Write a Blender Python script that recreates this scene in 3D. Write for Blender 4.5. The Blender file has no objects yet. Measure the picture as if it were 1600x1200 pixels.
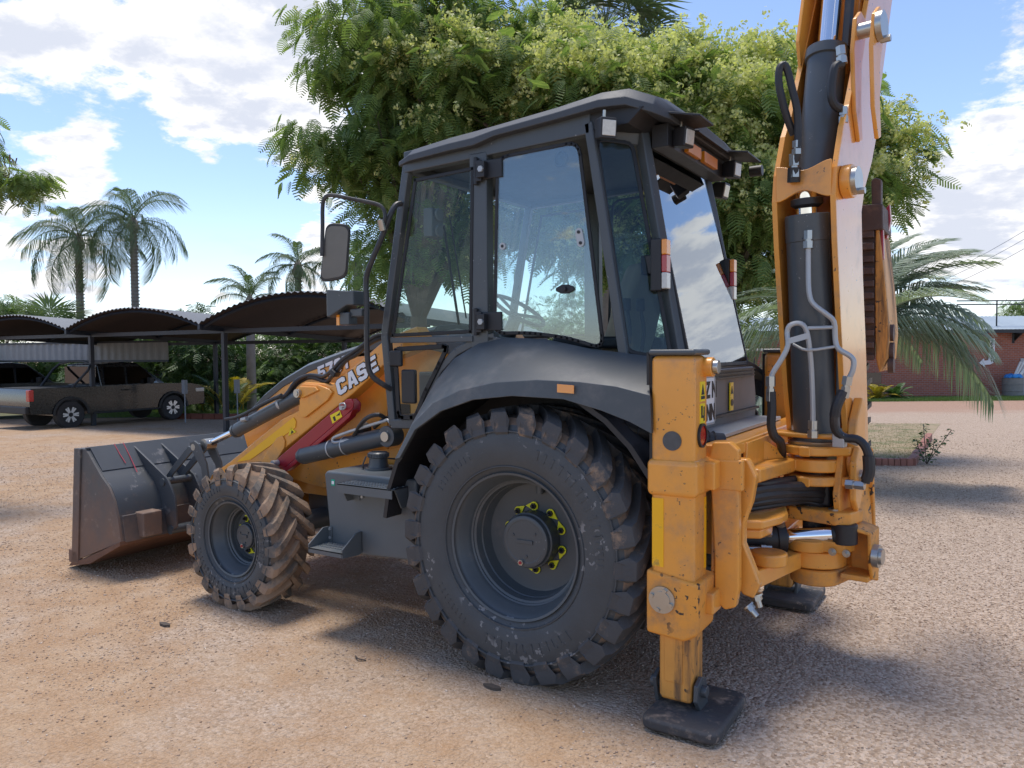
import bpy, bmesh, math, random
import numpy as np
from mathutils import Vector, Matrix
random.seed(7); rng = np.random.default_rng(7)
S = bpy.context.scene
COL = S.collection
R_ = math.radians
# ------------------------------------------------------------------ camera
YAW, PITCH, ROLL, FPX = -1.006, -0.0428, -0.008, 1203.0
CAM = Vector((-2.11, 4.40, 1.71))
Fw = Vector((math.cos(YAW)*math.cos(PITCH), math.sin(YAW)*math.cos(PITCH), math.sin(PITCH)))
_r = Fw.cross(Vector((0, 0, 1))).normalized(); _u = _r.cross(Fw)
Rt = _r*math.cos(ROLL) + _u*math.sin(ROLL); Up = -_r*math.sin(ROLL) + _u*math.cos(ROLL)
cd = bpy.data.cameras.new('camera'); cam = bpy.data.objects.new('camera', cd); COL.objects.link(cam)
cd.sensor_width = 36; cd.lens = FPX/1600*36; cd.clip_end = 3000; cd.clip_start = 0.05
cam.matrix_world = Matrix(((Rt.x, Up.x, -Fw.x, CAM.x), (Rt.y, Up.y, -Fw.y, CAM.y), (Rt.z, Up.z, -Fw.z, CAM.z), (0, 0, 0, 1)))
S.camera = cam
S.view_settings.view_transform = 'Standard'; S.view_settings.look = 'None'
S.view_settings.exposure = 0.8; S.view_settings.gamma = 1
S.view_settings.use_curve_mapping = False
S.cycles.transparent_max_bounces = 16; S.cycles.max_bounces = 8
# sun: nearly overhead, from behind the far left of the machine
SUN_EL, SUN_AZ = R_(77), math.atan2(-0.55, 0.8)       # direction TO the sun in xy
sdir = Vector((math.cos(SUN_EL)*math.cos(SUN_AZ), math.cos(SUN_EL)*math.sin(SUN_AZ), math.sin(SUN_EL)))
sl = bpy.data.lights.new('sun', 'SUN'); sl.energy = 2.0; sl.angle = R_(17); sl.color = (1.0, .93, .84)
sun = bpy.data.objects.new('sun', sl); COL.objects.link(sun); sun.rotation_euler = sdir.to_track_quat('Z', 'Y').to_euler()

# ------------------------------------------------------------------ pixel -> place helpers (measured from the photograph)
def ray(px, py): return Fw + Rt*((px-800)/FPX) - Up*((py-600)/FPX)
def on(px, py, ax, val):
    d = ray(px, py); i = 'xyz'.index(ax); return CAM + d*((val-CAM[i])/d[i])
def Y(px, py, y): return on(px, py, 'y', y)
def X(px, py, x): return on(px, py, 'x', x)
Rh = Vector((Rt.x, Rt.y, 0)).normalized(); Fh = Vector((Fw.x, Fw.y, 0)).normalized()
def gz(d): return -0.02*min(max(0.0, d-7.0), 55.0)
def gzp(p): return gz((p.x-CAM.x)*Fh.x + (p.y-CAM.y)*Fh.y)
def D(px, py, d): return CAM + ray(px, py)*d                 # point at depth d
def G(px, d, up=0.0):                                        # ground point under column px at depth d
    p = D(px, 550, d); g = gz(d); return Vector((p.x, p.y, g+up))

# ------------------------------------------------------------------ world
def nd(nt, t, **kw):
    n = nt.nodes.new(t)
    for k, v in kw.items():
        if k.startswith('i_'): n.inputs[k[2:].replace('_', ' ')].default_value = v
        else: setattr(n, k, v)
    return n
def mth(nt, op, a, b=None, c=None, clamp=False):
    n = nt.nodes.new('ShaderNodeMath'); n.operation = op; n.use_clamp = clamp
    for i, x in enumerate((a, b, c)):
        if x is None: continue
        if isinstance(x, (int, float)): n.inputs[i].default_value = x
        else: nt.links.new(x, n.inputs[i])
    return n.outputs[0]
def mixc(nt, f, a, b, bt='MIX'):
    n = nt.nodes.new('ShaderNodeMix'); n.data_type = 'RGBA'; n.blend_type = bt
    for k, x in ((0, f), (6, a), (7, b)):
        if isinstance(x, (int, float)): n.inputs[k].default_value = x
        elif isinstance(x, tuple): n.inputs[k].default_value = (*x[:3], 1)
        else: nt.links.new(x, n.inputs[k])
    return n.outputs[2]
def ramp(nt, f, lo, hi):
    n = nt.nodes.new('ShaderNodeMapRange'); n.interpolation_type = 'SMOOTHSTEP'
    nt.links.new(f, n.inputs[0]); n.inputs[1].default_value = lo; n.inputs[2].default_value = hi
    return n.outputs[0]
def noise(nt, vec, scale, detail=4, rough=.55, dist=0):
    n = nt.nodes.new('ShaderNodeTexNoise'); n.inputs['Scale'].default_value = scale
    n.inputs['Detail'].default_value = detail; n.inputs['Roughness'].default_value = rough; n.inputs['Distortion'].default_value = dist
    if vec is not None: nt.links.new(vec, n.inputs['Vector'])
    return n.outputs['Fac']
V_ = lambda d: Vector(d).normalized()
W = bpy.data.worlds.new('World'); S.world = W; W.use_nodes = True
nt = W.node_tree; nt.nodes.clear()
out = nd(nt, 'ShaderNodeOutputWorld'); bg = nd(nt, 'ShaderNodeBackground'); bg.inputs[1].default_value = 0.15
sky = nd(nt, 'ShaderNodeTexSky', sky_type='NISHITA', sun_disc=False, sun_elevation=SUN_EL)
sky.sun_rotation = math.pi/2 - SUN_AZ; sky.altitude = 1300; sky.air_density = 1.0; sky.dust_density = 1.2; sky.ozone_density = 1.5
tc = nd(nt, 'ShaderNodeTexCoord'); dirv = tc.outputs['Generated']
sep = nd(nt, 'ShaderNodeSeparateXYZ'); nt.links.new(dirv, sep.inputs[0])
den = mth(nt, 'ADD', mth(nt, 'MAXIMUM', sep.outputs[2], 0.0), 0.22)
cmb = nd(nt, 'ShaderNodeCombineXYZ')
nt.links.new(mth(nt, 'DIVIDE', sep.outputs[0], den), cmb.inputs[0]); nt.links.new(mth(nt, 'DIVIDE', sep.outputs[1], den), cmb.inputs[1])
cv = cmb.outputs[0]
big = noise(nt, cv, 1.3, 3, .5); mid = noise(nt, cv, 3.2, 8, .6, .15)
dens = mth(nt, 'ADD', mth(nt, 'MULTIPLY', big, .35), mth(nt, 'MULTIPLY', mid, 1.0))
def blob(px, py, r, amt):                                   # where the real clouds and gaps stood, as directions
    global dens
    d = ray(px, py).normalized()
    vm = nd(nt, 'ShaderNodeVectorMath', operation='DISTANCE'); nt.links.new(dirv, vm.inputs[0]); vm.inputs[1].default_value = d
    q = mth(nt, 'DIVIDE', vm.outputs['Value'], r/FPX); g = mth(nt, 'EXPONENT', mth(nt, 'MULTIPLY', mth(nt, 'MULTIPLY', q, q), -1.0))
    dens = mth(nt, 'ADD', dens, mth(nt, 'MULTIPLY', g, amt*(.8 if amt > 0 else 1.0)))
for b in [(40, 60, 110, .3), (180, 40, 110, .3), (330, 40, 110, .3), (430, 120, 110, .32), (490, 210, 90, .3), (330, 170, 60, .1), (250, 100, 50, .1),
          (60, 250, 75, .22), (150, 290, 45, .15), (60, 420, 120, .18), (200, 450, 110, .15), (470, 385, 60, .25), (145, 200, 28, .22), (330, 255, 22, .2),
          (1560, 70, 60, .25), (1540, 260, 100, .3), (1470, 330, 90, .25), (1590, 340, 110, .2), (700, 30, 50, .25), (1080, 40, 60, .22), (1500, 420, 90, .1),
          (250, 230, 60, -.2), (340, 320, 70, -.3), (420, 300, 60, -.25), (120, 145, 50, -.25), (400, 350, 60, -.2), (300, 390, 50, -.12), (1430, 100, 70, -.3), (1450, 40, 60, -.2),
          (900, 20, 90, -.15), (1230, 40, 60, -.3), (215, 330, 50, -.25), (40, 180, 40, -.2), (1410, 190, 40, -.2)]: blob(*b)
for dv, r_, am in (((-.24, -.93, .20), .10, .3), ((-.26, -.95, .12), .12, .25), ((-.20, -.93, .36), .07, .22), ((-.3, -.95, .26), .05, -.1)):
    vm = nd(nt, 'ShaderNodeVectorMath', operation='DISTANCE'); nt.links.new(dirv, vm.inputs[0]); vm.inputs[1].default_value = V_(dv)
    q = mth(nt, 'DIVIDE', vm.outputs['Value'], r_); dens = mth(nt, 'ADD', dens, mth(nt, 'MULTIPLY', mth(nt, 'EXPONENT', mth(nt, 'MULTIPLY', mth(nt, 'MULTIPLY', q, q), -1.0)), am))
dens = mth(nt, 'ADD', dens, mth(nt, 'MULTIPLY', mth(nt, 'SUBTRACT', noise(nt, cv, 7, 9, .66), .5), .62))
fac = ramp(nt, dens, .77, .92)
hz = ramp(nt, sep.outputs[2], .22, .0)
fac = mth(nt, 'MAXIMUM', fac, mth(nt, 'MULTIPLY', hz, .22))
shade = ramp(nt, mth(nt, 'ADD', noise(nt, cv, 4.2, 8, .6), mth(nt, 'MULTIPLY', ramp(nt, dens, .82, 1.2), -.20)), .27, .50)
ccol = mixc(nt, shade, (2.9, 3.08, 3.55), (4.5, 4.45, 4.45))
skyc = mixc(nt, 1.0, sky.outputs[0], (.88, .86, .90), 'MULTIPLY')
nt.links.new(mixc(nt, fac, skyc, ccol), bg.inputs[0]); nt.links.new(bg.outputs[0], out.inputs[0])

# ------------------------------------------------------------------ materials
def pos_vec(nt):
    g = nt.nodes.new('ShaderNodeTexCoord'); return g.outputs['Object']
def M(name, col, rough=.5, metal=0, var=.12, scale=6, dirt=None, bump=0, bscale=40, coat=0, chips=None, crough=.12, lowmud=None, spec=None, streak=False):
    m = bpy.data.materials.new(name); m.use_nodes = True; nt = m.node_tree
    b = nt.nodes['Principled BSDF']; v = pos_vec(nt)
    c = mixc(nt, noise(nt, v, scale, 5), tuple(x*(1-var) for x in col), tuple(min(1, x*(1+var)) for x in col))
    rg = None
    if dirt:
        dc, lo, hi, sc = dirt
        vv_ = v
        if streak:
            mp = nd(nt, 'ShaderNodeMapping'); mp.inputs['Scale'].default_value = (1, 1, .12); nt.links.new(v, mp.inputs[0]); vv_ = mp.outputs[0]
        f = ramp(nt, noise(nt, vv_, sc, 9, .68), lo, hi)
        c = mixc(nt, f, c, dc); rg = f
    if lowmud:
        dc, z0, z1 = lowmud
        gp = nt.nodes.new('ShaderNodeNewGeometry'); sp = nt.nodes.new('ShaderNodeSeparateXYZ'); nt.links.new(gp.outputs['Position'], sp.inputs[0])
        h = mth(nt, 'ADD', sp.outputs[2], mth(nt, 'MULTIPLY', mth(nt, 'SUBTRACT', noise(nt, v, 5, 8, .65), .5), 1.1))
        n = nt.nodes.new('ShaderNodeMapRange'); nt.links.new(h, n.inputs[0]); n.inputs[1].default_value = z1; n.inputs[2].default_value = z0
        c = mixc(nt, n.outputs[0], c, dc); rg = n.outputs[0]
    if chips:
        cc_, clo, csc = chips; c = mixc(nt, mth(nt, 'MULTIPLY', ramp(nt, noise(nt, v, csc, 3, .5), clo, clo+.03), ramp(nt, noise(nt, v, csc*.12, 3, .5), .50, .60)), c, cc_)
    nt.links.new(c, b.inputs['Base Color'])
    b.inputs['Metallic'].default_value = metal
    rr = mth(nt, 'ADD', mth(nt, 'MULTIPLY', noise(nt, v, 14, 6, .6), .16), rough-.08)
    if rg is not None: rr = mth(nt, 'ADD', rr, mth(nt, 'MULTIPLY', rg, .3), clamp=True)
    nt.links.new(rr, b.inputs['Roughness'])
    if coat: b.inputs['Coat Weight'].default_value = coat; b.inputs['Coat Roughness'].default_value = crough
    if spec is not None: b.inputs['Specular IOR Level'].default_value = spec
    if bump:
        bn = nt.nodes.new('ShaderNodeBump'); bn.inputs['Strength'].default_value = bump; bn.inputs['Distance'].default_value = .01
        nt.links.new(noise(nt, v, bscale, 6, .6), bn.inputs['Height']); nt.links.new(bn.outputs[0], b.inputs['Normal'])
    return m
DUST = (.30, .20, .13)
mt = dict(
 orange=M('orange_paint', (.82, .345, .05), .34, var=.09, dirt=((.42, .23, .11), .47, .80, 3.5), coat=.4, chips=((.10, .06, .04), .66, 55), bump=.05, bscale=90),
 boomorange=M('glossy_boom_paint', (.82, .345, .06), .30, var=.05, dirt=((.50, .30, .16), .50, .85, 4), coat=1.0, crough=.1, chips=((.12, .07, .05), .66, 45)),
 orange_worn=M('worn_orange_paint', (.78, .32, .045), .5, var=.1, dirt=((.36, .20, .10), .45, .75, 5), chips=((.05, .035, .025), .60, 26), bump=.08, bscale=80),
 orange_leg=M('scraped_orange_paint', (.70, .31, .06), .5, var=.2, chips=((.05, .04, .03), .60, 30), dirt=((.09, .06, .04), .48, .68, 7), streak=True),
 amber=M('amber_tape', (.95, .48, .01), .35, var=.08, dirt=((.5, .3, .05), .6, .7, 12)),
 grey=M('dark_grey_paint', (.064, .073, .079), .42, var=.08, chips=((.25, .25, .25), .68, 60), dirt=((.16, .145, .13), .56, .9, 3), coat=.1),
 greytank=M('tank_grey_paint', (.10, .114, .12), .48, var=.1, dirt=((.15, .13, .12), .5, .85, 5)),
 roof=M('roof_grey_plastic', (.055, .062, .070), .6, var=.06, bump=.1, bscale=150),
 fender=M('fender_grey_plastic', (.066, .074, .078), .48, var=.08, dirt=((.20, .185, .17), .45, .85, 3), bump=.06, bscale=120, chips=((.07, .07, .075), .66, 22)),
 black=M('black_plastic', (.018, .018, .02), .5, var=.2),
 seal=M('black_rubber_seal', (.01, .01, .011), .55, var=.2),
 hose=M('hose_rubber', (.022, .022, .024), .5, var=.2, dirt=((.12, .09, .07), .55, .9, 8)),
 sidewall=M('tyre_sidewall', (.058, .064, .068), .58, var=.3, scale=7, dirt=((.02, .02, .022), .66, .72, 7), bump=.2, bscale=60, chips=((.20, .20, .20), .6, 30)),
 tread=M('dusty_tyre_tread', (.14, .105, .08), .88, var=.3, dirt=((.27, .175, .115), .42, .68, 5), bump=.5, bscale=50),
 lug=M('worn_tyre_lug', (.066, .065, .065), .72, var=.25, dirt=((.27, .19, .13), .53, .66, 6), bump=.35, bscale=45),
 lugf=M('dusty_tyre_lug', (.13, .11, .09), .85, var=.25, dirt=((.32, .215, .14), .42, .58, 5), bump=.5, bscale=45),
 carttyre=M('car_tyre', (.028, .028, .03), .7, var=.15, dirt=((.12, .09, .07), .55, .8, 8)),
 rim=M('rim_grey', (.075, .086, .093), .42, var=.1, dirt=((.15, .13, .12), .55, .85, 6)),
 bucket=M('bucket_steel', (.056, .062, .068), .45, var=.3, scale=2.5, lowmud=((.20, .125, .085), .10, .55), dirt=((.20, .19, .18), .58, .7, 6)),
 bucketside=M('bucket_side_rust', (.085, .082, .08), .6, var=.35, scale=3, lowmud=((.22, .13, .085), .15, .85), dirt=((.26, .22, .18), .55, .66, 8)),
 edge=M('cutting_edge_rust', (.17, .08, .045), .8, var=.4, bump=.4),
 zinc=M('zinc_steel', (.46, .45, .42), .32, metal=.9, var=.12),
 silver=M('pale_metal', (.42, .43, .43), .45, metal=.4, var=.1),
 chrome=M('chrome', (.82, .83, .85), .09, metal=1, var=.02),
 red=M('red_paint', (.33, .008, .022), .35, var=.08, coat=.3),
 yellow=M('yellow_plastic', (.75, .72, .02), .45, var=.05),
 sticker=M('yellow_sticker', (.88, .66, .01), .4, var=.03),
 white=M('white_print', (.78, .79, .80), .45, var=.03),
 ink=M('black_print', (.012, .012, .014), .5, var=.05),
 green=M('green_sticker', (.0, .36, .22), .5, var=.05),
 blue=M('blue_sticker', (.01, .03, .12), .5, var=.05),
 lampw=M('clear_lamp_lens', (.55, .53, .48), .18, var=.25, scale=60, coat=.8),
 lampo=M('orange_lamp_lens', (.85, .30, .02), .22, var=.1, coat=.8),
 lampr=M('red_lamp_lens', (.42, .012, .012), .22, var=.1, coat=.8),
 reflect=M('grey_reflector', (.07, .075, .08), .4, var=.5, scale=30),
 amberlens=M('amber_strip', (.65, .22, .01), .4, var=.1),
 mirror=M('mirror_glass', (.75, .77, .8), .04, metal=1, var=.0),
 mirrorface=M('mirror_reflection_grey', (.11, .105, .10), .35, var=.4, scale=5, coat=.6),  # grey-brown colour painted in place of what the mirror reflects
 mirrorback=M('mirror_housing', (.03, .03, .032), .45, var=.3, scale=14, dirt=((.12, .11, .1), .5, .85, 9)),
 interior=M('interior_trim', (.20, .20, .20), .7, var=.15),
 seatc=M('seat_cover', (.42, .32, .22), .8, var=.2),
 pad=M('pad_rubber', (.06, .056, .055), .75, var=.35, dirt=((.34, .25, .18), .50, .70, 7), bump=.5, bscale=30, chips=((.2, .16, .13), .6, 40)),
 hoebucket=M('worn_bucket_steel', (.085, .05, .042), .6, var=.35, dirt=((.16, .10, .075), .5, .7, 12), bump=.3),
 sticker_red=M('paint_line', (.5, .08, .1), .6),
)
def glassmat(name, tint, refl, rough=.0):
    m = bpy.data.materials.new(name); m.use_nodes = True; nt = m.node_tree; nt.nodes.clear()
    o = nd(nt, 'ShaderNodeOutputMaterial'); t = nd(nt, 'ShaderNodeBsdfTransparent'); g = nd(nt, 'ShaderNodeBsdfGlossy')
    t.inputs[0].default_value = (*tint, 1); g.inputs['Roughness'].default_value = rough; g.inputs['Color'].default_value = (.9, .96, 1, 1)
    fr = nd(nt, 'ShaderNodeLayerWeight'); fr.inputs[0].default_value = .12
    f = mth(nt, 'ADD', mth(nt, 'MULTIPLY', fr.outputs['Fresnel'], .8), refl, clamp=True)
    mx = nd(nt, 'ShaderNodeMixShader'); nt.links.new(f, mx.inputs[0]); nt.links.new(t.outputs[0], mx.inputs[1]); nt.links.new(g.outputs[0], mx.inputs[2])
    nt.links.new(mx.outputs[0], o.inputs[0]); return m
mt['glass'] = glassmat('tinted_glass', (.90, .95, .93), .012)
mt['glassside'] = glassmat('side_glass', (.80, .89, .90), .12)
mt['glassrear'] = glassmat('rear_glass', (.6, .75, .75), .42)
mt['glasscorner'] = glassmat('corner_glass', (.62, .72, .72), .03)
mt['carglass'] = glassmat('car_glass', (.07, .08, .09), .12)

# ------------------------------------------------------------------ mesh building
def wm(o):
    return o.matrix_basis.copy() if o.parent is None else wm(o.parent) @ o.matrix_parent_inverse @ o.matrix_basis
def link(o, parent=None, local=False):
    COL.objects.link(o)
    while parent is not None and not local and parent.parent is not None and parent.parent.parent is not None: parent = parent.parent   # thing > part > sub-part at most
    if parent is not None:
        o.parent = parent
        if not local: o.matrix_parent_inverse = wm(parent).inverted()
    return o
def props(o, label=None, cat=None, group=None, kind=None):
    for k, v in (('label', label), ('category', cat), ('group', group), ('kind', kind)):
        if v: o[k] = v
    return o
def empty(name, loc, label, cat, group=None, rz=0):
    o = bpy.data.objects.new(name, None); o.location = loc; o.rotation_euler = (0, 0, rz); o.empty_display_size = .2
    COL.objects.link(o); return props(o, label, cat, group)
V = Vector
class MB:
    def __init__(s): s.v = []; s.f = []; s.m = []
    def add(s, vs, fs, mi=0):
        b = len(s.v); s.v += [tuple(x) for x in vs]; s.f += [tuple(b+i for i in f) for f in fs]; s.m += [mi]*len(fs); return s
    def obox(s, c, ax, mi=0):            # centre + three half-axis vectors
        c = V(c); a, b, d = [V(q) for q in ax]
        vs = [c+a*i+b*j+d*k for i in (-1, 1) for j in (-1, 1) for k in (-1, 1)]
        return s.add(vs, [(0, 1, 3, 2), (4, 6, 7, 5), (0, 4, 5, 1), (2, 3, 7, 6), (0, 2, 6, 4), (1, 5, 7, 3)], mi)
    def box(s, lo, hi, mi=0):
        c = [(a+b)/2 for a, b in zip(lo, hi)]; h = [(b-a)/2 for a, b in zip(lo, hi)]
        return s.obox(c, ((h[0], 0, 0), (0, h[1], 0), (0, 0, h[2])), mi)
    def prism(s, poly, vec, mi=0):
        n = len(poly); vec = V(vec); vs = [V(p) for p in poly] + [V(p)+vec for p in poly]
        return s.add(vs, [tuple(range(n)), tuple(range(2*n-1, n-1, -1))] + [(i, (i+1) % n, n+(i+1) % n, n+i) for i in range(n)], mi)
    def beam(s, p, q, w, t, side=(0, 1, 0), mi=0):   # w along 'side' projected, t across
        p = V(p); q = V(q); d = (q-p).normalized(); sd = V(side); sd = (sd - d*sd.dot(d)).normalized(); u = d.cross(sd)
        return s.obox((p+q)/2, (d*((q-p).length/2), sd*(w/2), u*(t/2)), mi)
    def cyl(s, a, b, r0, r1=None, n=20, mi=0, caps=True):
        return s.lathe(a, V(b)-V(a), [(0, r0), ((V(b)-V(a)).length, r0 if r1 is None else r1)], n, mi, caps)
    def lathe(s, o, ax, prof, n=24, mi=0, caps=True):
        o = V(o); ax = V(ax).normalized(); t = V((0, 0, 1)) if abs(ax.z) < .9 else V((1, 0, 0)); e1 = ax.cross(t).normalized(); e2 = ax.cross(e1)
        vs = []; k = len(prof)
        for (h, r) in prof:
            for i in range(n):
                a = 2*math.pi*i/n; vs.append(o+ax*h+(e1*math.cos(a)+e2*math.sin(a))*r)
        fs = [(j*n+i, j*n+(i+1) % n, (j+1)*n+(i+1) % n, (j+1)*n+i) for j in range(k-1) for i in range(n)]
        if caps: fs += [tuple(range(n)), tuple(range(k*n-1, (k-1)*n-1, -1))]
        return s.add(vs, fs, mi)
    def tube(s, pts, r, n=8, mi=0, smooth=3, closed=False):
        P = [V(p) for p in pts]
        if smooth and len(P) > 2:         # Catmull-Rom
            Q = [P[0]*2-P[1]] + P + [P[-1]*2-P[-2]]; o = []
            for i in range(1, len(Q)-2):
                a, b, c, d = Q[i-1:i+3]
                for k in range(smooth):
                    t = k/smooth
                    o.append(.5*((2*b)+(c-a)*t+(2*a-5*b+4*c-d)*t*t+(3*b-a-3*c+d)*t*t*t))
            P = o+[P[-1]]
        vs = []; up = V((.13, .27, .95)).normalized(); e = None
        for i, p in enumerate(P):
            d = (P[min(i+1, len(P)-1)]-P[max(i-1, 0)]).normalized()
            if e is None: e = d.cross(up).normalized() if abs(d.dot(up)) < .98 else d.cross(V((1, 0, 0))).normalized()
            else: e = (e-d*e.dot(d)).normalized()
            g = d.cross(e); rr = r if not callable(r) else r(i/(len(P)-1))
            for k in range(n):
                a = 2*math.pi*k/n; vs.append(p+(e*math.cos(a)+g*math.sin(a))*rr)
        k = len(P); fs = [(j*n+i, j*n+(i+1) % n, (j+1)*n+(i+1) % n, (j+1)*n+i) for j in range(k-1) for i in range(n)]
        fs += [tuple(range(n)), tuple(range(k*n-1, (k-1)*n-1, -1))]
        return s.add(vs, fs, mi)
    def loft(s, rings, mi=0, closed=True, caps=True):
        n = len(rings[0]); vs = [p for r in rings for p in r]; k = len(rings); m = n if closed else n-1
        fs = [(j*n+i, j*n+(i+1) % n, (j+1)*n+(i+1) % n, (j+1)*n+i) for j in range(k-1) for i in range(m)]
        if caps and closed: fs += [tuple(range(n)), tuple(range(k*n-1, (k-1)*n-1, -1))]
        return s.add(vs, fs, mi)
    def mesh(s, name, mats, sm=35, recalc=True):
        me = bpy.data.meshes.new(name); me.from_pydata(s.v, [], s.f)
        for m in (mats if isinstance(mats, (list, tuple)) else [mats]): me.materials.append(mt[m] if isinstance(m, str) else m)
        me.polygons.foreach_set('material_index', s.m)
        if recalc:
            bm = bmesh.new(); bm.from_mesh(me); bmesh.ops.recalc_face_normals(bm, faces=bm.faces); bm.to_mesh(me); bm.free()
        if sm:
            me.polygons.foreach_set('use_smooth', [True]*len(me.polygons)); me.set_sharp_from_angle(angle=R_(sm))
        me.update(); return me
    def build(s, name, mats, parent=None, bevel=0, sm=35, local=False, loc=None, seg=2, **pr):
        o = bpy.data.objects.new(name, s.mesh(name, mats, sm)); 
        if loc is not None: o.location = loc
        link(o, parent, local)
        if bevel:
            b = o.modifiers.new('bevel', 'BEVEL'); b.width = bevel; b.segments = seg; b.limit_method = 'ANGLE'; b.angle_limit = R_(32)
            b.harden_normals = True; b.use_clamp_overlap = True
        return props(o, **pr)
def mir(p): p = V(p); return V((p.x, -p.y, p.z))
def textmesh(s, size, extr=.0012, off=0.0):
    c = bpy.data.curves.new('t', 'FONT'); c.body = s; c.size = size; c.extrude = extr; c.offset = off; c.resolution_u = 3
    o = bpy.data.objects.new('t', c); COL.objects.link(o)
    dg = bpy.context.evaluated_depsgraph_get(); me = bpy.data.meshes.new_from_object(o.evaluated_get(dg))
    bpy.data.objects.remove(o); bpy.data.curves.remove(c); return me
def text(name, s, size, org, xd, yd, mat, parent, extr=.0012, off=0.0, sx=1.0, shear=0.0):
    me = textmesh(s, size, extr, off); me.name = name; xd = V(xd).normalized(); yd = V(yd); yd = (yd-xd*yd.dot(xd)).normalized(); zd = xd.cross(yd)
    for v in me.vertices:
        c = v.co; v.co = V(org)+xd*(c.x*sx+c.y*shear)+yd*c.y+zd*c.z
    me.materials.clear(); me.materials.append(mt[mat]); o = bpy.data.objects.new(name, me); return link(o, parent)
def ypoly(pts, y): return [Y(a, b, y) for a, b in pts]

# ================================================================== the backhoe loader
BH = empty('backhoe_loader', (0, 0, 0), 'orange and dark grey backhoe loader standing on the gravel with its boom raised', 'backhoe loader')

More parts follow.
